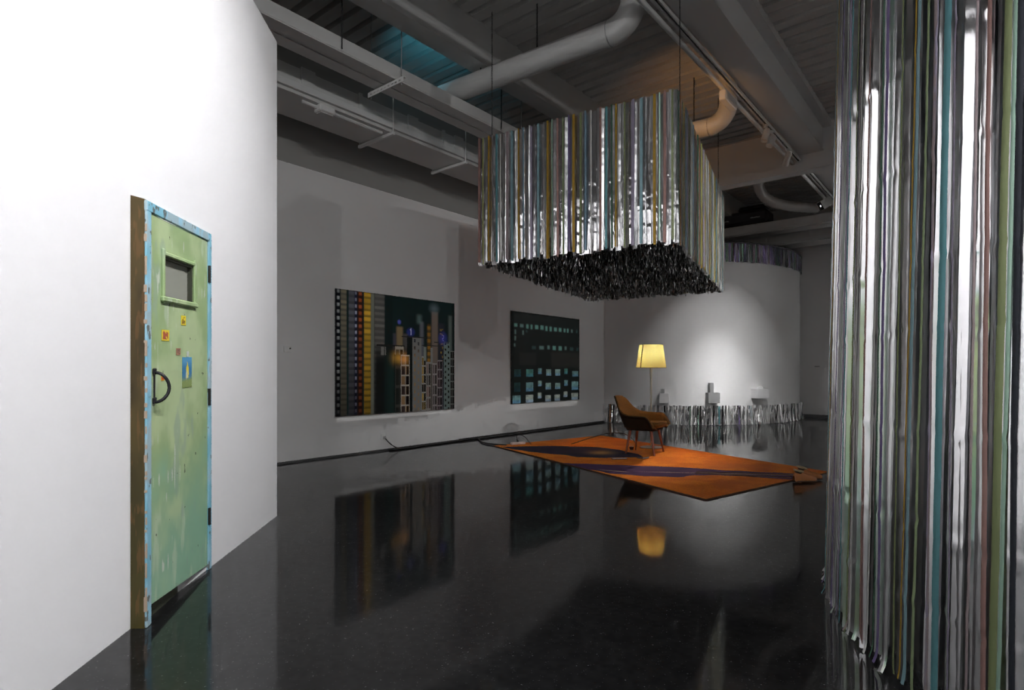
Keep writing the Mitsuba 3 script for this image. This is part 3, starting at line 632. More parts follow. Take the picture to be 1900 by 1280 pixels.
# outer layer, dense in view: degrees round the hoop, width, film
CW = [(154.6, .03, 'foil_silver_dark'), (155.9, .020, 'film_teal'), (157.6, .016, 'film_mustard'), (159.0, .028, 'foil_silver'), (160.3, .02, 'film_pale'), (161.3, .018, 'film_violet'), (162.6, .026, 'foil_silver'),
      (163.6, .014, 'film_mint_white'), (164.6, .018, 'film_lilac'), (165.5, .015, 'film_teal'), (166.3, .022, 'foil_silver'), (167.3, .013, 'film_olive'), (168.1, .016, 'film_mauve'), (168.9, .022, 'film_white'), (169.9, .02, 'foil_silver'),
      (170.8, .017, 'film_rose'), (171.7, .026, 'foil_silver'), (172.6, .012, 'film_white'), (173.4, .012, 'film_forest'), (174.2, .018, 'film_violet'), (175.1, .018, 'foil_silver_dark'), (175.9, .024, 'foil_silver'), (176.7, .009, 'film_olive'), (177.3, .03, 'foil_silver'),
      (178.55, .009, 'film_mustard'), (179.15, .018, 'film_sky'), (180.1, .012, 'film_sage'), (180.95, .016, 'film_mauve'), (181.35, .010, 'film_lilac'), (181.7, .024, 'foil_silver'), (182.55, .031, 'film_teal'), (183.15, .008, 'film_lilac'), (183.7, .018, 'foil_silver'), (184.5, .030, 'foil_silver'),
      (185.05, .009, 'film_mauve'), (185.55, .020, 'foil_silver'), (186.35, .016, 'film_rose'), (187.1, .026, 'foil_silver_dark'), (187.85, .024, 'film_olive'), (188.25, .013, 'film_mint'), (188.9, .022, 'film_night'), (189.6, .018, 'foil_silver'), (190.4, .02, 'film_sage')]
for deg, w, m in CW:
    col = m.startswith('film')
    put(num(k + '__strip'), curtain_strip(deg, w * 1.05, m, FR + (.012 if col else .004), rng.normal(0, .08) if col else blind(deg), bow=.25 if col else None), m, True)
films = ['film_' + q for q in FILM if q not in ('dusk', 'night')]
deg = 191.2
while deg < 292:
    col = rng.random() < .42; m = films[rng.integers(len(films))] if col else SIL[rng.integers(5)]
    put(num(k + '__strip'), curtain_strip(deg, rng.uniform(.012, .035), m, FR + (.012 if col else .004), rng.normal(0, .2)), m, True)
    deg += rng.uniform(.75, 1.15)
deg = 153.3
while deg > 140:
    m = films[rng.integers(len(films))] if rng.random() < .4 else SIL[rng.integers(5)]
    put(num(k + '__strip'), curtain_strip(deg, rng.uniform(.012, .035), m, FR, rng.normal(0, .2)), m, True); deg -= rng.uniform(.8, 1.2)
far = []
for deg in np.arange(293, 500, 1.2):
    b, tg, nr = fc_frame(deg)
    far.append(ribbon(b, tg, nr, HFC, .02, .05, rng, rows=16, cols=1))
put(k + '__rear_strips', cat(far), 'foil_silver', True, kind='stuff', label='silver strips on the side turned away')

# --- hanging block
BN, BL, BRt = np.array([1.632, 5.777]), np.array([-.397, 7.02]), np.array([3.43, 9.425]); BB = BL + BRt - BN
BZ0, BZ1 = 2.5, 4.01
k = 'foil_block'; tag(k, 'hanging rectangular block of silver and coloured foil strips over the rug', 'sculpture')
BF = [2.68, 2.86, 3.02, 3.2, 3.37, 3.55, 3.72, 3.88]
def face(pa, pb, inward):
    e = pb - pa; ln = np.linalg.norm(e); tg = e / ln; nr = np.array([tg[1], -tg[0]])
    if nr @ inward > 0: nr = -nr
    return pa, tg, nr, ln
ctr = (BN + BB) / 2
F1 = face(BL, BN, ctr - (BL + BN) / 2); F2 = face(BN, BRt, ctr - (BN + BRt) / 2); F3 = face(BRt, BB, ctr - (BRt + BB) / 2); F4 = face(BB, BL, ctr - (BB + BL) / 2)
rng = np.random.default_rng(23)
def block_strip(fc, x, w, m, out=.0, yaw=None, crinkle=.004, z0=None, sway=.008, twist=.25):
    pa, tg, nr, ln = fc
    return ribbon(pa + tg * x + nr * out, tg, nr, BZ1 + rng.uniform(-.008, .008), (BZ0 + rng.uniform(-.03, .03)) if z0 is None else z0, w, rng, yaw, rows=90, cols=4, crinkle=crinkle, folds=BF, fold=.0019 if crinkle > .0015 else .0008, twist=twist, sway=sway)
# front, fractions of the width -> film
FRONT = [(.028, .014, 'lime'), (.005, .03, 'rose'), (.062, .024, 'mustard'), (.108, .026, 'teal'), (.131, .015, 'pale'), (.172, .034, 'mauve'), (.197, .032, 'sky'), (.235, .018, 'mustard'), (.262, .018, 'steel'), (.305, .022, 'lilac'), (.345, .028, 'sky'),
         (.395, .026, 'mustard'), (.418, .016, 'mint'), (.447, .022, 'rose'), (.475, .014, 'sage'), (.505, .018, 'violet'), (.530, .030, 'mustard'), (.565, .024, 'olive'), (.588, .024, 'steel'), (.617, .016, 'white'), (.662, .022, 'rose'),
         (.690, .024, 'teal'), (.715, .018, 'forest'), (.735, .018, 'mustard'), (.775, .016, 'olive'), (.812, .034, 'lilac'), (.850, .030, 'sky'), (.908, .028, 'mustard'), (.930, .014, 'mint'), (.952, .028, 'rose'), (.985, .022, 'olive')]
for f in np.linspace(.004, .996, 52):
    put(num(k + '__strip'), block_strip(F1, f * F1[3], rng.uniform(.040, .062), '', -.02, rng.normal(-.22 * (1 - f), .13), .0022), SIL[rng.integers(5)], True)
for f, w, m in FRONT:
    put(num(k + '__strip'), block_strip(F1, f * F1[3], w, '', .012, rng.normal(0, .12), .0012, sway=.004, twist=.12), 'film_' + m, True)
x = .02
while x < F1[3] - .02:
    put(num(k + '__strip'), block_strip(F1, x, rng.uniform(.018, .034), '', .004, rng.normal(-.2 * (1 - x / F1[3]), .24), .003), SIL[rng.integers(5)], True); x += rng.uniform(.06, .13)
for f in np.linspace(.004, .996, 64):
    put(num(k + '__strip'), block_strip(F2, f * F2[3], rng.uniform(.055, .08), '', -.02, rng.normal(.16, .14), .0025), SIL[rng.integers(5)], True)
x, seq = .03, ['forest', 'sky', 'copper', 'white', 'pale', 'lime', 'mustard', 'grey', 'teal', 'lilac', 'mustard', 'olive', 'white', 'mint_white', 'pale', 'white', 'steel', 'mustard', 'white', 'sage', 'copper']
i = 0
while x < F2[3] - .02:
    m = 'film_' + seq[i % len(seq)] if rng.random() < .72 else SIL[rng.integers(4)]
    put(num(k + '__strip'), block_strip(F2, x, rng.uniform(.02, .045), '', .012, rng.normal(.16, .18), .0018), m, True); x += rng.uniform(.04, .075); i += 1
back = []
for fc in (F3, F4):
    x = .02
    while x < fc[3]:
        back.append(ribbon(fc[0] + fc[1] * x, fc[1], fc[2], BZ1, BZ0 + rng.uniform(-.02, .03), .05, rng, rows=24, cols=2, crinkle=.005)); x += .042
put(k + '__rear_strips', cat(back), 'foil_silver', True, kind='stuff', label='silver strips on the two far sides')
# inner tinsel rows, parallel to the front
e1, e2 = F1[1], F2[1]; L1, L2 = F1[3], F2[3]
tin = []; tin2 = []
nrow = 27
for r in range(nrow):
    y = .14 + (L2 - .20) * r / (nrow - 1)
    lowrow = BZ0 + .012 * math.sin(r * 1.7) + rng.uniform(-.012, .012)
    for x in np.arange(.05, L1 - .05, .0085):
        b = BL + e1 * (x + rng.uniform(-.01, .01)) + e2 * (y + rng.normal(0, .022))
        th = math.atan2(e1[1], e1[0]) + rng.normal(0, .8); tg = np.array([math.cos(th), math.sin(th)])
        rb = ribbon(b, tg, np.array([-tg[1], tg[0]]), BZ0 + .20, lowrow + rng.normal(0, .022), rng.uniform(.004, .012), rng, 0, rows=5, cols=1, crinkle=.014, twist=2.6, sway=.03, flop=.4)
        (tin if rng.random() < .5 else tin2).append(rb)
put(k + '__tinsel', cat(tin), 'foil_bright', True, kind='stuff', label='dense dark silver tinsel filling the underside')
put(k + '__tinsel_001', cat(tin2), 'foil_black', True, kind='stuff', label='black tinsel mixed into the underside')
def quad_slab(z0, z1, ins=.0):
    ps = [BN, BRt, BB, BL]; ps = [ctr + (q - ctr) * (1 - ins) for q in ps]
    return wedge_poly(ps, z0, z1)
put(k + '__inner_board', quad_slab(BZ0 + .20, BZ0 + .22, .03), 'black_metal', label='dark board the tinsel hangs from')
fr = []
for pa, pb in ((BN, BRt), (BRt, BB), (BB, BL), (BL, BN)): fr.append(tube([[*(pa + (ctr - pa) * .035), BZ1 - .05], [*(pb + (ctr - pb) * .035), BZ1 - .05]], .014, 8))
put(k + '__frame', cat(fr), 'grey_metal', True)
for q in (BN + (ctr - BN) * .06 + np.array([.10, .06]), BL + (ctr - BL) * .08, BRt + (ctr - BRt) * .06, BB + (ctr - BB) * .08):
    rod(num(k + '__hanging_wire'), q, BZ1 - .03, 5.62, .005)
# small warm uplight added out of sight in the block top, tints the ceiling orange
k2 = 'added_warm_uplight'; tag(k2, 'small added warm uplight hidden on the top frame of the hanging foil block', 'lamp')
up = BN + (BL - BN) * .06 + (BRt - BN) * .25
put(k2 + '__body', lathe([(0, 0), (.05, 0), (.05, .06), (.044, .06), (.035, .03), (0, .03)], 24, (up[0], up[1], BZ1 - .055)), 'black_metal', 40)
put(k2 + '__clamp', box((up[0] - .06, up[1] - .02, BZ1 - .075), (up[0] + .06, up[1] + .02, BZ1 - .055), .004), 'black_metal')
spot(k2 + '__lamp', (up[0], up[1], BZ1 + .02), (3.05, 9.6, 5.6), 5.8, 30, 2, (1, .47, .13))

# --- foil skirt and valance round the curved wall
def band(key, z1, z0, r, label, n=270, color=.0, crumple=.006, fl=None):
    tag(key, label, 'foil fringe')
    rng = np.random.default_rng(len(key))
    for i, d in enumerate(np.linspace(196, 334, n)):
        a = math.radians(d + rng.uniform(-.25, .25)); nr = np.array([math.cos(a), math.sin(a)]); tg = np.array([-nr[1], nr[0]])
        m = ('film_' + fl[rng.integers(len(fl))] if fl else films[rng.integers(len(films))]) if rng.random() < color else ['foil_bright', 'foil_bright', 'foil_silver', 'foil_black', 'foil_silver', 'film_white', 'foil_bright'][rng.integers(7)]  # black and white strips stand in for dark and bright reflections in the skirt
        rb = ribbon(CC + r * nr, tg, nr, z1 + rng.uniform(-.008, .008), z0 + rng.uniform(-.01, .02) if z0 > 1 else z0 + rng.uniform(0, .01), rng.uniform(.02, .042), rng, rng.normal(0, .4), rows=20, cols=4, crinkle=crumple, twist=.7, sway=.012, flop=.3 if z0 < 1 else 0, pitch=np.clip(rng.normal(0, .12), -.15, .15) if z0 < 1 else rng.normal(0, .04))
        put(num(key + '__strip'), rb, m, True)
band('foil_skirt', .435, .004, CR + .05, 'low crinkled silver foil skirt round the foot of the curved wall', color=.06, crumple=.010)
band('foil_valance', 4.13, 3.70, CR + .03, 'dark shimmering foil fringe round the top of the curved wall', color=1.0, fl=['violet', 'violet', 'forest', 'dusk', 'dusk', 'grey', 'night'])
foil_cap = [cyl_pt(math.radians(x), CR + .03, 4.14) for x in np.linspace(196, 334, 80)]
put('foil_valance__rail', tube(foil_cap, .02, 8), 'black_metal', True)

# ------------------------------------------------------------------ little shelves on the curved wall
mat('shelf_grey', (.30, .30, .30)); mat('shelf_white', (.80, .80, .80), .5)
def local_box(deg, w, d0, d1, z0, z1, bev=.003, sh=0.0):
    a = math.radians(deg); nr = np.array([math.cos(a), math.sin(a)]); tg = np.array([-nr[1], nr[0]])
    m = box((-w / 2, d0, z0), (w / 2, d1, z1), bev)
    v = np.array(m.vertices); o = CC + nr * CR
    q = np.c_[o[0] + (v[:, 0] + sh) * tg[0] + v[:, 1] * nr[0], o[1] + (v[:, 0] + sh) * tg[1] + v[:, 1] * nr[1], v[:, 2]]
    m = trimesh.Trimesh(q, m.faces, process=False); m.fix_normals(); return m
put('wall_shelf', local_box(-105.9, .21, -.02, .16, .49, .715), 'shelf_white', label='small white box shelf on the curved wall, right behind the floor lamp', cat='shelf')
put('small_cube', local_box(-105.9, .075, .04, .115, .715, .815, .004, -.03), 'shelf_grey', label='little dark grey cube standing on the shelf behind the floor lamp', cat='cube')
put('wall_shelf_001', local_box(-88.3, .26, -.02, .18, .50, .735), 'shelf_grey', label='grey box shelf in the brightest spot of the curved wall, middle of three', cat='shelf')
put('upright_block', local_box(-88.3, .085, .03, .15, .735, .955, .004, -.04), 'shelf_grey', label='upright grey block standing on the middle shelf', cat='block')
put('wall_shelf_002', local_box(-68.9, .33, -.02, .2, .60, .82), 'shelf_white', label='white box shelf at the dim right side of the curved wall', cat='shelf')
mound = lathe([(0, .065), (.03, .06), (.06, .04), (.085, .0), (0, 0)], 20)
o = CC + (CR + .10) * np.array([math.cos(math.radians(-68.9)), math.sin(math.radians(-68.9))]); mound.apply_translation((o[0], o[1], .82))
put('white_mound', mound, 'shelf_white', 40, label='small white mound on the right-hand shelf', cat='figurine')

# ------------------------------------------------------------------ rug
RN, RL, RR = np.array([1.815, 5.445]), np.array([-.287, 9.39]), np.array([3.773, 6.93])
ra, rb_ = RL - RN, RR - RN
IM = np.linalg.inv(np.stack([ra, rb_], 1))
POLY1 = [(.552, -.03), (.312, .407), (.189, .575), (.039, .80), (.002, .66), (.133, .479), (.160, .42), (.184, .344), (.186, .269), (.25, .123), (.341, .02), (.478, -.035)]
POLY2 = [(.955, .01), (.919, .148), (.842, .374), (.738, .561), (.643, .603), (.526, .567), (.489, .523), (.504, .414), (.599, .195), (.66, .174), (.792, .046)]
def inside(a, b, poly):
    odd = mi.Bool(False)
    for (x0, y0), (x1, y1) in zip(poly, poly[1:] + poly[:1]):
        if y0 == y1: continue
        cross = ((y0 > b) != (y1 > b)) & (a < (x1 - x0) * (b - y0) / (y1 - y0) + x0)
        odd = odd ^ cross
    return dr.select(odd, mi.Float(1), mi.Float(0))
def rug_fn(p, n, uv):
    x, y = p.x - RN[0], p.y - RN[1]
    a, b = x * IM[0, 0] + y * IM[0, 1], x * IM[1, 0] + y * IM[1, 1]
    wa, wb = a + .02 * (noise(a * 22, b * 10, 3) - .5), b + .03 * (noise(a * 18, b * 8, 9) - .5)
    f = fbm(x * 5, y * 5, 1, 4); g = noise(x * 90, y * 90)
    c = mix((.60, .145, .020), (.70, .215, .028), smoothstep(.3, .7, f)) * (.85 + .25 * g)
    c = mix(c, (.45, .12, .05), smoothstep(.60, .72, fbm(x * 2.2 + 4, y * 2.2, 6)) * .35)
    pur = mix((.035, .018, .055), (.075, .035, .09), fbm(x * 7, y * 4, 2))
    dk = mix((.012, .016, .022), (.035, .022, .05), fbm(x * 4, y * 4, 5))
    c = c * (1 - inside(wa, wb, POLY2)) + dk * inside(wa, wb, POLY2)
    amber_spot = dr.exp(-(dr.square((a - .63) / .035) + dr.square((b - .42) / .07)))  # soft amber spot mixed into the dark rug shape
    c = mix(c, (.55, .30, .10), amber_spot * .8)
    p1 = inside(wa, wb, POLY1)
    c = c * (1 - p1) + pur * p1
    # pale strings inside the purple band
    t1 = dr.abs(b - (.30 + (.25 - a) * 2.05)); c = mix(c, (.38, .26, .22), p1 * (1 - smoothstep(.006, .016, t1)) * smoothstep(.33, .25, a) * .8)
    c = mix(c, (.42, .30, .24), (1 - smoothstep(.2, .5, dr.sqrt(dr.square((a - .36) / .10) + dr.square((b - .08 - (.36 - a) * 1.1) / .035)))) * .7)
    return c
mat('rug_pile', proc(rug_fn), .95, 0, .1, sheen=.3)
mat('rug_edge', (.06, .025, .012), .9)
pp = [RN, RR, RN + ra + rb_, RL]
put('rug__pile', wedge_poly(pp, .004, .014), 'rug_pile'); tag('rug', 'large orange rug with dark purple shapes on the black floor', 'rug')
put('rug__border', wedge_poly([(RN + ra / 2 + rb_ / 2) + (q - (RN + ra / 2 + rb_ / 2)) * 1.004 for q in pp], .0, .011), 'rug_edge')

# ------------------------------------------------------------------ floor lamp
LX, LY = 2.18, 9.12
k = 'floor_lamp'; tag(k, 'lit floor lamp with an amber tapered shade standing on the rug behind the armchair', 'lamp')
put(k + '__base', lathe([(0, .014), (.165, .014), (.172, .018), (.172, .024), (.16, .029), (.03, .034), (.018, .045), (0, .045)], 48, (LX, LY, 0)), 'brushed_metal', 40)
put(k + '__pole', lathe([(0, .04), (.009, .04), (.010, .6), (.018, 1.12), (.022, 1.27), (.022, 1.33), (0, 1.33)], 24, (LX, LY, 0)), 'brushed_metal', True)
sh = []
for z, r in ((1.265, .232), (1.625, .182)): sh.append((r, z))
scene['lamp_shade_cloth'] = {'type': 'principledthin', 'base_color': rgb(.80, .56, .31), 'roughness': .9, 'spec_trans': 0.0, 'diff_trans': 1.1, 'eta': 1.3}
a = np.linspace(0, 2 * math.pi, 65)
P = np.stack([np.stack([LX + r * np.cos(a), LY + r * np.sin(a), np.full_like(a, z)], -1) for r, z in [(.232 - .05 * q, 1.265 + .36 * q) for q in np.linspace(0, 1, 8)]])
put(k + '__shade', grid_mesh(P), 'lamp_shade_cloth', True, label='amber tapered lamp shade')
for r, z in sh: put(num(k + '__shade__rim'), tube([[LX + r * math.cos(x), LY + r * math.sin(x), z] for x in np.linspace(0, 2 * math.pi, 49)], .004, 6, False), 'brushed_metal', True)
mat('shade_seam', (.12, .06, .02), .8)
aa = math.radians(214)
put(k + '__shade__seam', tube([[LX + .234 * math.cos(aa), LY + .234 * math.sin(aa), 1.265], [LX + .184 * math.cos(aa), LY + .184 * math.sin(aa), 1.625]], .006, 6), 'shade_seam', True)
for x in (.3, 2.4, 4.5): put(num(k + '__spider'), tube([[LX, LY, 1.325], [LX + .226 * math.cos(x), LY + .226 * math.sin(x), 1.325]], .004, 6), 'brushed_metal', True)
bulb = mikit.ply(trimesh.creation.icosphere(3, .042), 'white_plastic', smooth=True, to_world=T().translate([LX, LY, 1.485]))
bulb['emitter'] = {'type': 'area', 'radiance': rgb(300, 142, 50)}
put(k + '__bulb', bulb, None)
put(k + '__bulb_socket', lathe([(0, 1.32), (.02, 1.32), (.02, 1.385), (0, 1.385)], 16, (LX, LY, 0)), 'white_plastic')

# ------------------------------------------------------------------ armchair
CX, CY = 1.93, 8.56
fd = np.array([.86, -.51]); sd = np.array([fd[1], -fd[0]])      # forward, and towards its right-hand side
sd = -sd if sd[0] > 0 else sd                                    # right-hand arm is the one nearer the left of the picture
def ch(x, y, z): return [CX + fd[0] * y + sd[0] * x, CY + fd[1] * y + sd[1] * x, z]
def fab(c1, c2):
    def f(p, n, uv): return mix(c1, c2, noise(p.x * 160, p.y * 160, p.z * 160)) * (.85 + .3 * fbm(p.x * 6, p.y * 6, p.z * 6))
    return proc(f)
mat('chair_brown', fab((.105, .052, .015), (.155, .078, .022)), .9, 0, .15, sheen=.25)
mat('chair_shaded', fab((.012, .009, .006), (.024, .017, .010)), .9, 0, .15)  # chair fabric darkened: shade on the outer shell put into its colour
def wood_fn(p, n, uv): return mix((.17, .035, .012), (.28, .07, .022), fbm(p.x * 30, p.y * 30, p.z * 6))
mat('chair_wood', proc(wood_fn), .35)
k = 'armchair'; tag(k, 'brown upholstered shell armchair with reddish wooden legs on the orange rug', 'chair')
# wrap-around shell: u from the right arm round the back to the left arm
nu, nv = 61, 15
us = np.linspace(-1, 1, nu); grid = np.zeros((nv, nu, 3))
for i, u in enumerate(us):
    au = abs(u); sg_ = np.sign(u)
    # plan at seat level: back arc then straight arms
    if au < .5:
        th = au / .5 * math.pi / 2; px, py = .285 * math.sin(th) ** .85, -.255 - .02 + .20 * (1 - math.cos(th))
    else:
        q = (au - .5) / .5; px, py = .285 + .015 * q, -.075 + .36 * q
    top = .845 - .215 * float(np.clip((au - .20) / .30, 0, 1)) ** 1.15 * 1.0
    top = .585 + .265 * (1 - float(np.interp(au, [0, .10, .17, .25, .35, .5, 1], [0, .04, .22, .66, .90, .98, 1.0])))
    if au > .80: top -= .16 * ((au - .80) / .20) ** 2
    bot = .395 + .04 * (1 - min(1, au * 2)) if au < .9 else .395 + .0
    for j in range(nv):
        v = j / (nv - 1); z = bot + (top - bot) * v
        back = 1 - min(1, au / .5)
        lean = .135 * back * ((z - .42) / .42)                 # back leans rearwards
        flare = (.015 + .065 * v ** 1.6) * (1 - back ** 2)      # arms flare outwards
        roll = .05 * max(0, (v - .80) / .20) ** 2 * (1 - back)
        narrow = 1 - .28 * back * 0 - .12 * max(0, (z - .64) / .2)
        tuck = -.06 * (1 - v) ** 2                              # curves under the seat
        grid[j, i] = ch(sg_ * (px * narrow + flare + roll + tuck * (1 - back)), py - lean - tuck * back, z)
inner = grid_mesh(grid); nrm = inner.vertex_normals.reshape(grid.shape)
cen = np.array(ch(0, .05, .55))
if ((grid - cen) * nrm).sum() > 0: nrm = -nrm
put(k + '__backrest', shell(grid + 0 * nrm, .014) if ((grid - cen) * inner.vertex_normals.reshape(grid.shape)).sum() < 0 else shell(grid[:, ::-1], .014), 'chair_brown', 50, label='brown inner lining wrapping round back and arms')
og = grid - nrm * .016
put(k + '__outer_shell', shell(og if ((og - cen) * inner.vertex_normals.reshape(grid.shape)).sum() < 0 else og[:, ::-1], .014), 'chair_shaded', 50, label='outside of the shell, coloured near-black to look unlit')
# padded seat
pts = []
for rr, zz in ((.0, .475), (.80, .472), (.93, .462), (1.0, .44), (.98, .41), (.85, .385), (0, .38)):
    for th in np.linspace(0, 2 * math.pi, 40, endpoint=False):
        x, y = math.cos(th), math.sin(th); ex = .55
        X = .285 * rr * np.sign(x) * abs(x) ** ex; Y = .285 * rr * np.sign(y) * abs(y) ** ex
        pts.append(ch(X, Y + .04, zz - .03 * (Y > .24) * 0 + .018 * (Y / .28)))
seat = trimesh.convex.convex_hull(np.array(pts))
put(k + '__seat', seat, 'chair_brown', 45, label='brown padded seat')
put(k + '__seat_pan', flip_ok(trimesh.convex.convex_hull(np.array([ch(.22 * a, .20 * b + .03, z) for a in (-1, 1) for b in (-1, 1) for z in (.355, .39)]))), 'chair_shaded')
for fx, fy in ((.235, .235), (-.235, .235), (.215, -.19), (-.215, -.19)):
    tx, ty = fx * .72, fy * .72
    put(num(k + '__leg'), tube([ch(fx, fy, 0.014), ch((fx + tx) / 2, (fy + ty) / 2, .2), ch(tx, ty, .385)], [.012, .017, .022], 14), 'chair_wood', 40)

# ------------------------------------------------------------------ small things on the rug and by the wall
def at(px, py): D = 1296 / (py - 690.0); return np.array([D * (px - 950) / 1080, D])
scene['thin_glass'] = {'type': 'dielectric', 'int_ior': 1.5}
g = at(1172, 849)
k = 'wine_glass'; tag(k, 'small dark wine glass on the rug in front of the left chair leg', 'glass')
mat('dark_wine', (.05, .012, .012), .15)
put(k + '__bowl', lathe([(.004, .085), (.022, .095), (.034, .125), (.036, .155), (.031, .19), (.0295, .19), (.034, .155), (.032, .127), (.02, .099), (.002, .089)], 32, (g[0], g[1], .014)), 'thin_glass', True)
put(k + '__stem', lathe([(0, 0), (.034, 0), (.034, .003), (.006, .008), (.004, .02), (.004, .088), (0, .088)], 28, (g[0], g[1], .014)), 'thin_glass', 40)
put(k + '__wine', lathe([(0, .098), (.019, .101), (.0305, .128), (.0318, .14), (0, .14)], 24, (g[0], g[1], .014)), 'dark_wine', 40)
g = at(1193, 852)
mat('paper_dark', (.10, .06, .07), .5); mat('paper_pale', (.62, .50, .46), .6)
k = 'open_booklet'; tag(k, 'small open booklet lying on the rug before the chair', 'booklet')
for s_ in (-1, 1):
    q = [[0, -.05, .016], [s_ * .085, -.05, .024 + .008 * (s_ > 0)], [s_ * .085, .06, .024 + .008 * (s_ > 0)], [0, .06, .016]]
    v = np.array([[g[0] + x * .9 + y * .3, g[1] - x * .3 + y * .9, z] for x, y, z in q]); v = np.vstack([v, v - [0, 0, .004]])
    put(num(k + '__page'), trimesh.convex.convex_hull(v), 'paper_dark' if s_ < 0 else 'paper_pale')
g = at(1149, 853.5)
m = box((-.105, -.035, .0145), (.105, .035, .022), .003); m.apply_transform(trimesh.transformations.rotation_matrix(.15, [0, 0, 1])); m.apply_translation((g[0], g[1], 0))
k = 'dark_notebook'; tag(k, 'flat dark notebook with a pale top edge on the rug, left of the wine glass', 'notebook')
put(k + '__cover', m, 'paper_dark')
m = box((-.10, -.031, .022), (.10, .031, .0265), .002); m.apply_transform(trimesh.transformations.rotation_matrix(.15, [0, 0, 1])); m.apply_translation((g[0], g[1], 0))
put(k + '__pages', m, 'paper_pale')

# shoes at the right corner of the rug
mat('shoe_leather', (.42, .15, .04), .5); mat('shoe_lining', (.45, .36, .22), .9); mat('shoe_dark', (.02, .012, .01), .8); mat('shoe_sole', (.07, .03, .015), .7)
def shoe(c, ang, label, upright):
    k = num('shoe'); tag(k, label, 'shoe', 'shoes on the corner of the rug')
    d = np.array([math.cos(ang), math.sin(ang)]); s_ = np.array([-d[1], d[0]])
    def q(x, y, z): return [c[0] + d[0] * x + s_[0] * y, c[1] + d[1] * x + s_[1] * y, z]
    rows = []
    for x, w, h in ((-.125, .022, .05), (-.115, .034, .085), (-.07, .038, .10), (-.02, .036, .085), (.03, .042, .062), (.08, .045, .052), (.115, .034, .040), (.132, .014, .026)):
        rows.append([q(x, w * math.cos(t) * (1 if math.sin(t) > 0 else 1.05), .027 + max(-.010, h * math.sin(t)) * (1 if math.sin(t) > 0 else 1)) for t in np.linspace(0, 2 * math.pi, 25)])
    P = np.array(rows); body = grid_mesh(P); cap0 = trimesh.convex.convex_hull(P[0][:-1]); cap1 = trimesh.convex.convex_hull(P[-1][:-1] + np.random.default_rng(1).normal(0, 1e-5, (24, 3)))
    put(k + '__upper', body, 'shoe_leather', True)
    put(k + '__sole', trimesh.convex.convex_hull(np.array([q(x, y, z) for x, w in ((-.128, .026), (-.1, .038), (0, .036), (.08, .046), (.12, .034), (.135, .014)) for y in (-w, w) for z in (.0145, .026)])), 'shoe_sole')
    rim = [q(-.070 + .046 * math.cos(t), .030 * math.sin(t), .128 - .25 * (.046 * math.cos(t))) for t in np.linspace(0, 2 * math.pi, 33)]
    put(k + '__collar', tube(rim, .011, 10, False), 'shoe_lining', True, label='pale fleecy collar')
    op = trimesh.convex.convex_hull(np.array([q(-.070 + .04 * math.cos(t), .026 * math.sin(t), z - .25 * .04 * math.cos(t)) for t in np.linspace(0, 2 * math.pi, 20) for z in (.10, .127)]))
    put(k + '__opening', op, 'shoe_dark')
shoe(at(1493, 895), .10, 'orange-brown shoe with a pale collar at the right corner of the rug, the nearer one', True)
shoe(at(1501, 889.5), -.42, 'orange-brown shoe with a dark opening at the right corner of the rug, behind the other', True)
# rug pattern lines from the purple band to the shoes, built as thin tubes
for i, (a0, b0, a1, b1) in enumerate([((1292), 878, 1472, 884), (1290, 880.5, 1468, 889)]):
    p0, p1 = at(a0, b0), at(a1, b1)
    put(num('rug__dark_line'), tube(bez([[*p0, .015], [*((p0 + p1) / 2 + [.0, .02]), .015], [*p1, .015]], 20), .007, 8), 'shade_seam', True, label='dark red line of the rug pattern')

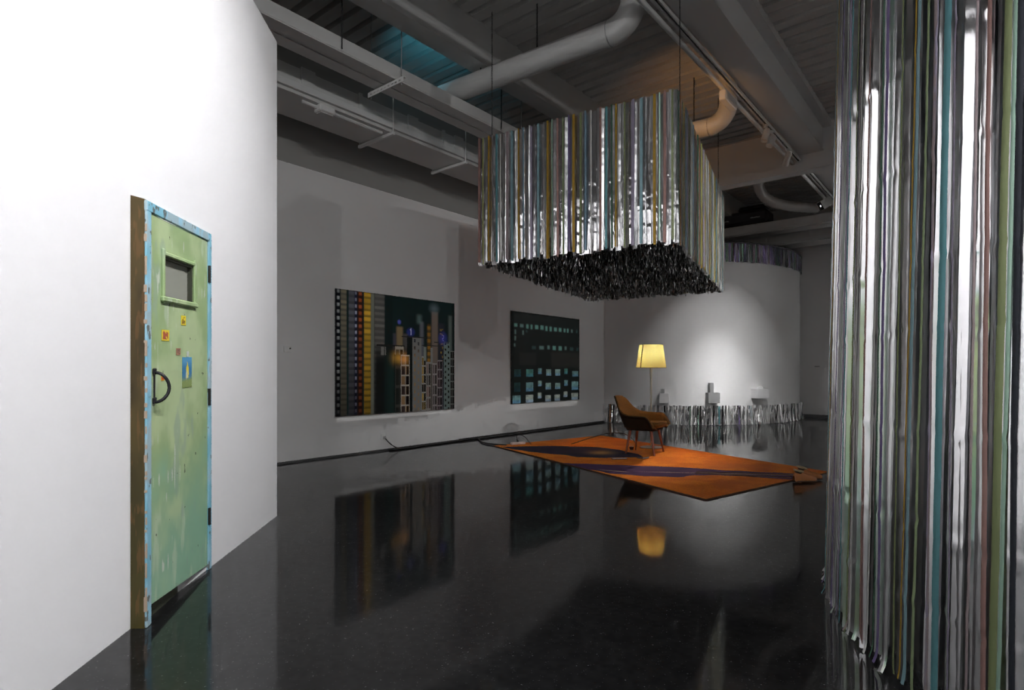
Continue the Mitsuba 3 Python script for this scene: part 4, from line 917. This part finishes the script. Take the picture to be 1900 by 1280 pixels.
# power strip and cables
g = at(961, 826)
mat('strip_white', (.72, .62, .58), .4)
k = 'power_strip'; tag(k, 'white power strip with a black plug lying at the left corner of the rug', 'power strip')
ps = box((-.13, -.03, .014), (.13, .03, .055), .006); ps.apply_transform(trimesh.transformations.rotation_matrix(.55, [0, 0, 1])); ps.apply_translation((g[0], g[1], 0))
put(k + '__body', ps, 'strip_white')
put(k + '__plug', box((g[0] - .025, g[1] - .02, .055), (g[0] + .01, g[1] + .02, .085), .005), 'black_rubber')
lp = [[g[0] - .01, g[1], .085], [g[0] + .0, g[1], .17], [g[0] + .09, g[1] + .03, .15], [g[0] + .2, g[1] + .05, .03], [g[0] + .9, g[1] + .05, .02], [LX - .2, LY + .1, .02]]
put(k + '__lamp_cable', tube(bez(lp, 60), .006, 8), 'black_rubber', True)
def cable(pts, r, label):
    put(num('floor_cable'), tube(bez(pts, 60), r, 8), 'black_rubber', True, label=label, cat='cable')
w1 = [W(s, t, .016) for s, t in ((1.78, .07), (2.2, .055), (2.8, .08), (3.2, .06), (3.7, .10))]
p2 = [[*at(x, y), .016] for x, y in ((893, 821), (920, 826.5), (940, 828))]
cable(w1 + p2, .013, 'black cable running along the wall foot to the left corner of the rug')
cable([W(1.80, .10, .014), W(2.4, .10, .014), W(2.9, .05, .014), W(3.35, .09, .014)], .010, 'second black cable beside the wall under the towers photograph')
cable([W(3.3, .05, .03), W(5, .04, .03), W(7, .05, .03), W(8.2, .06, .03)], .012, 'thin dark cable along the wall foot under the teal windows photograph')
cable([W(1.72, .03, .20), W(1.78, .10, .10), W(1.9, .12, .03), W(2.1, .08, .016)], .008, 'short plug lead hanging from the wall socket')
k = 'wall_socket'; tag(k, 'white wall socket low on the wall below the towers photograph', 'socket')
put(k + '__plate', rbox(1.66, 1.75, .0, .012, .17, .26, .004), 'white_plastic')
put(k + '__plug', rbox(1.70, 1.735, .012, .045, .185, .225, .006), 'grey_metal')
s_ = .10
k = 'wall_label'; tag(k, 'small white wall plate beside the partition edge', 'plate')
put(k + '__plate', rbox(.09, .20, .0, .014, 1.46, 1.54, .004), 'white_plastic')
put(k + '__button', rbox(.165, .185, .014, .02, 1.50, 1.52, .002), 'black_rubber')
p = W(S_MAX - .0, 3.75)
put('wall_label_001', rbox(S_MAX - .014, S_MAX, 3.62, 3.74, 1.33, 1.36, .004), 'grey_metal', label='tiny grey plate on the far wall right of the curved wall', cat='plate')
# added teal uplight on the trunking, source for the teal ceiling tint
k = 'added_teal_uplight'; tag(k, 'small added teal uplight hidden on top of the flat trunking, tinting the ceiling', 'lamp')
c = W(.75, 1.6, 4.765)
put(k + '__body', lathe([(0, 0), (.05, 0), (.05, .06), (.044, .06), (.035, .03), (0, .03)], 20, c), 'black_metal', 40)
spot(k + '__lamp', c + [0, 0, .075], W(1.65, 1.2, 5.6), 1.3, 42, 4, (.12, .75, 1.0))
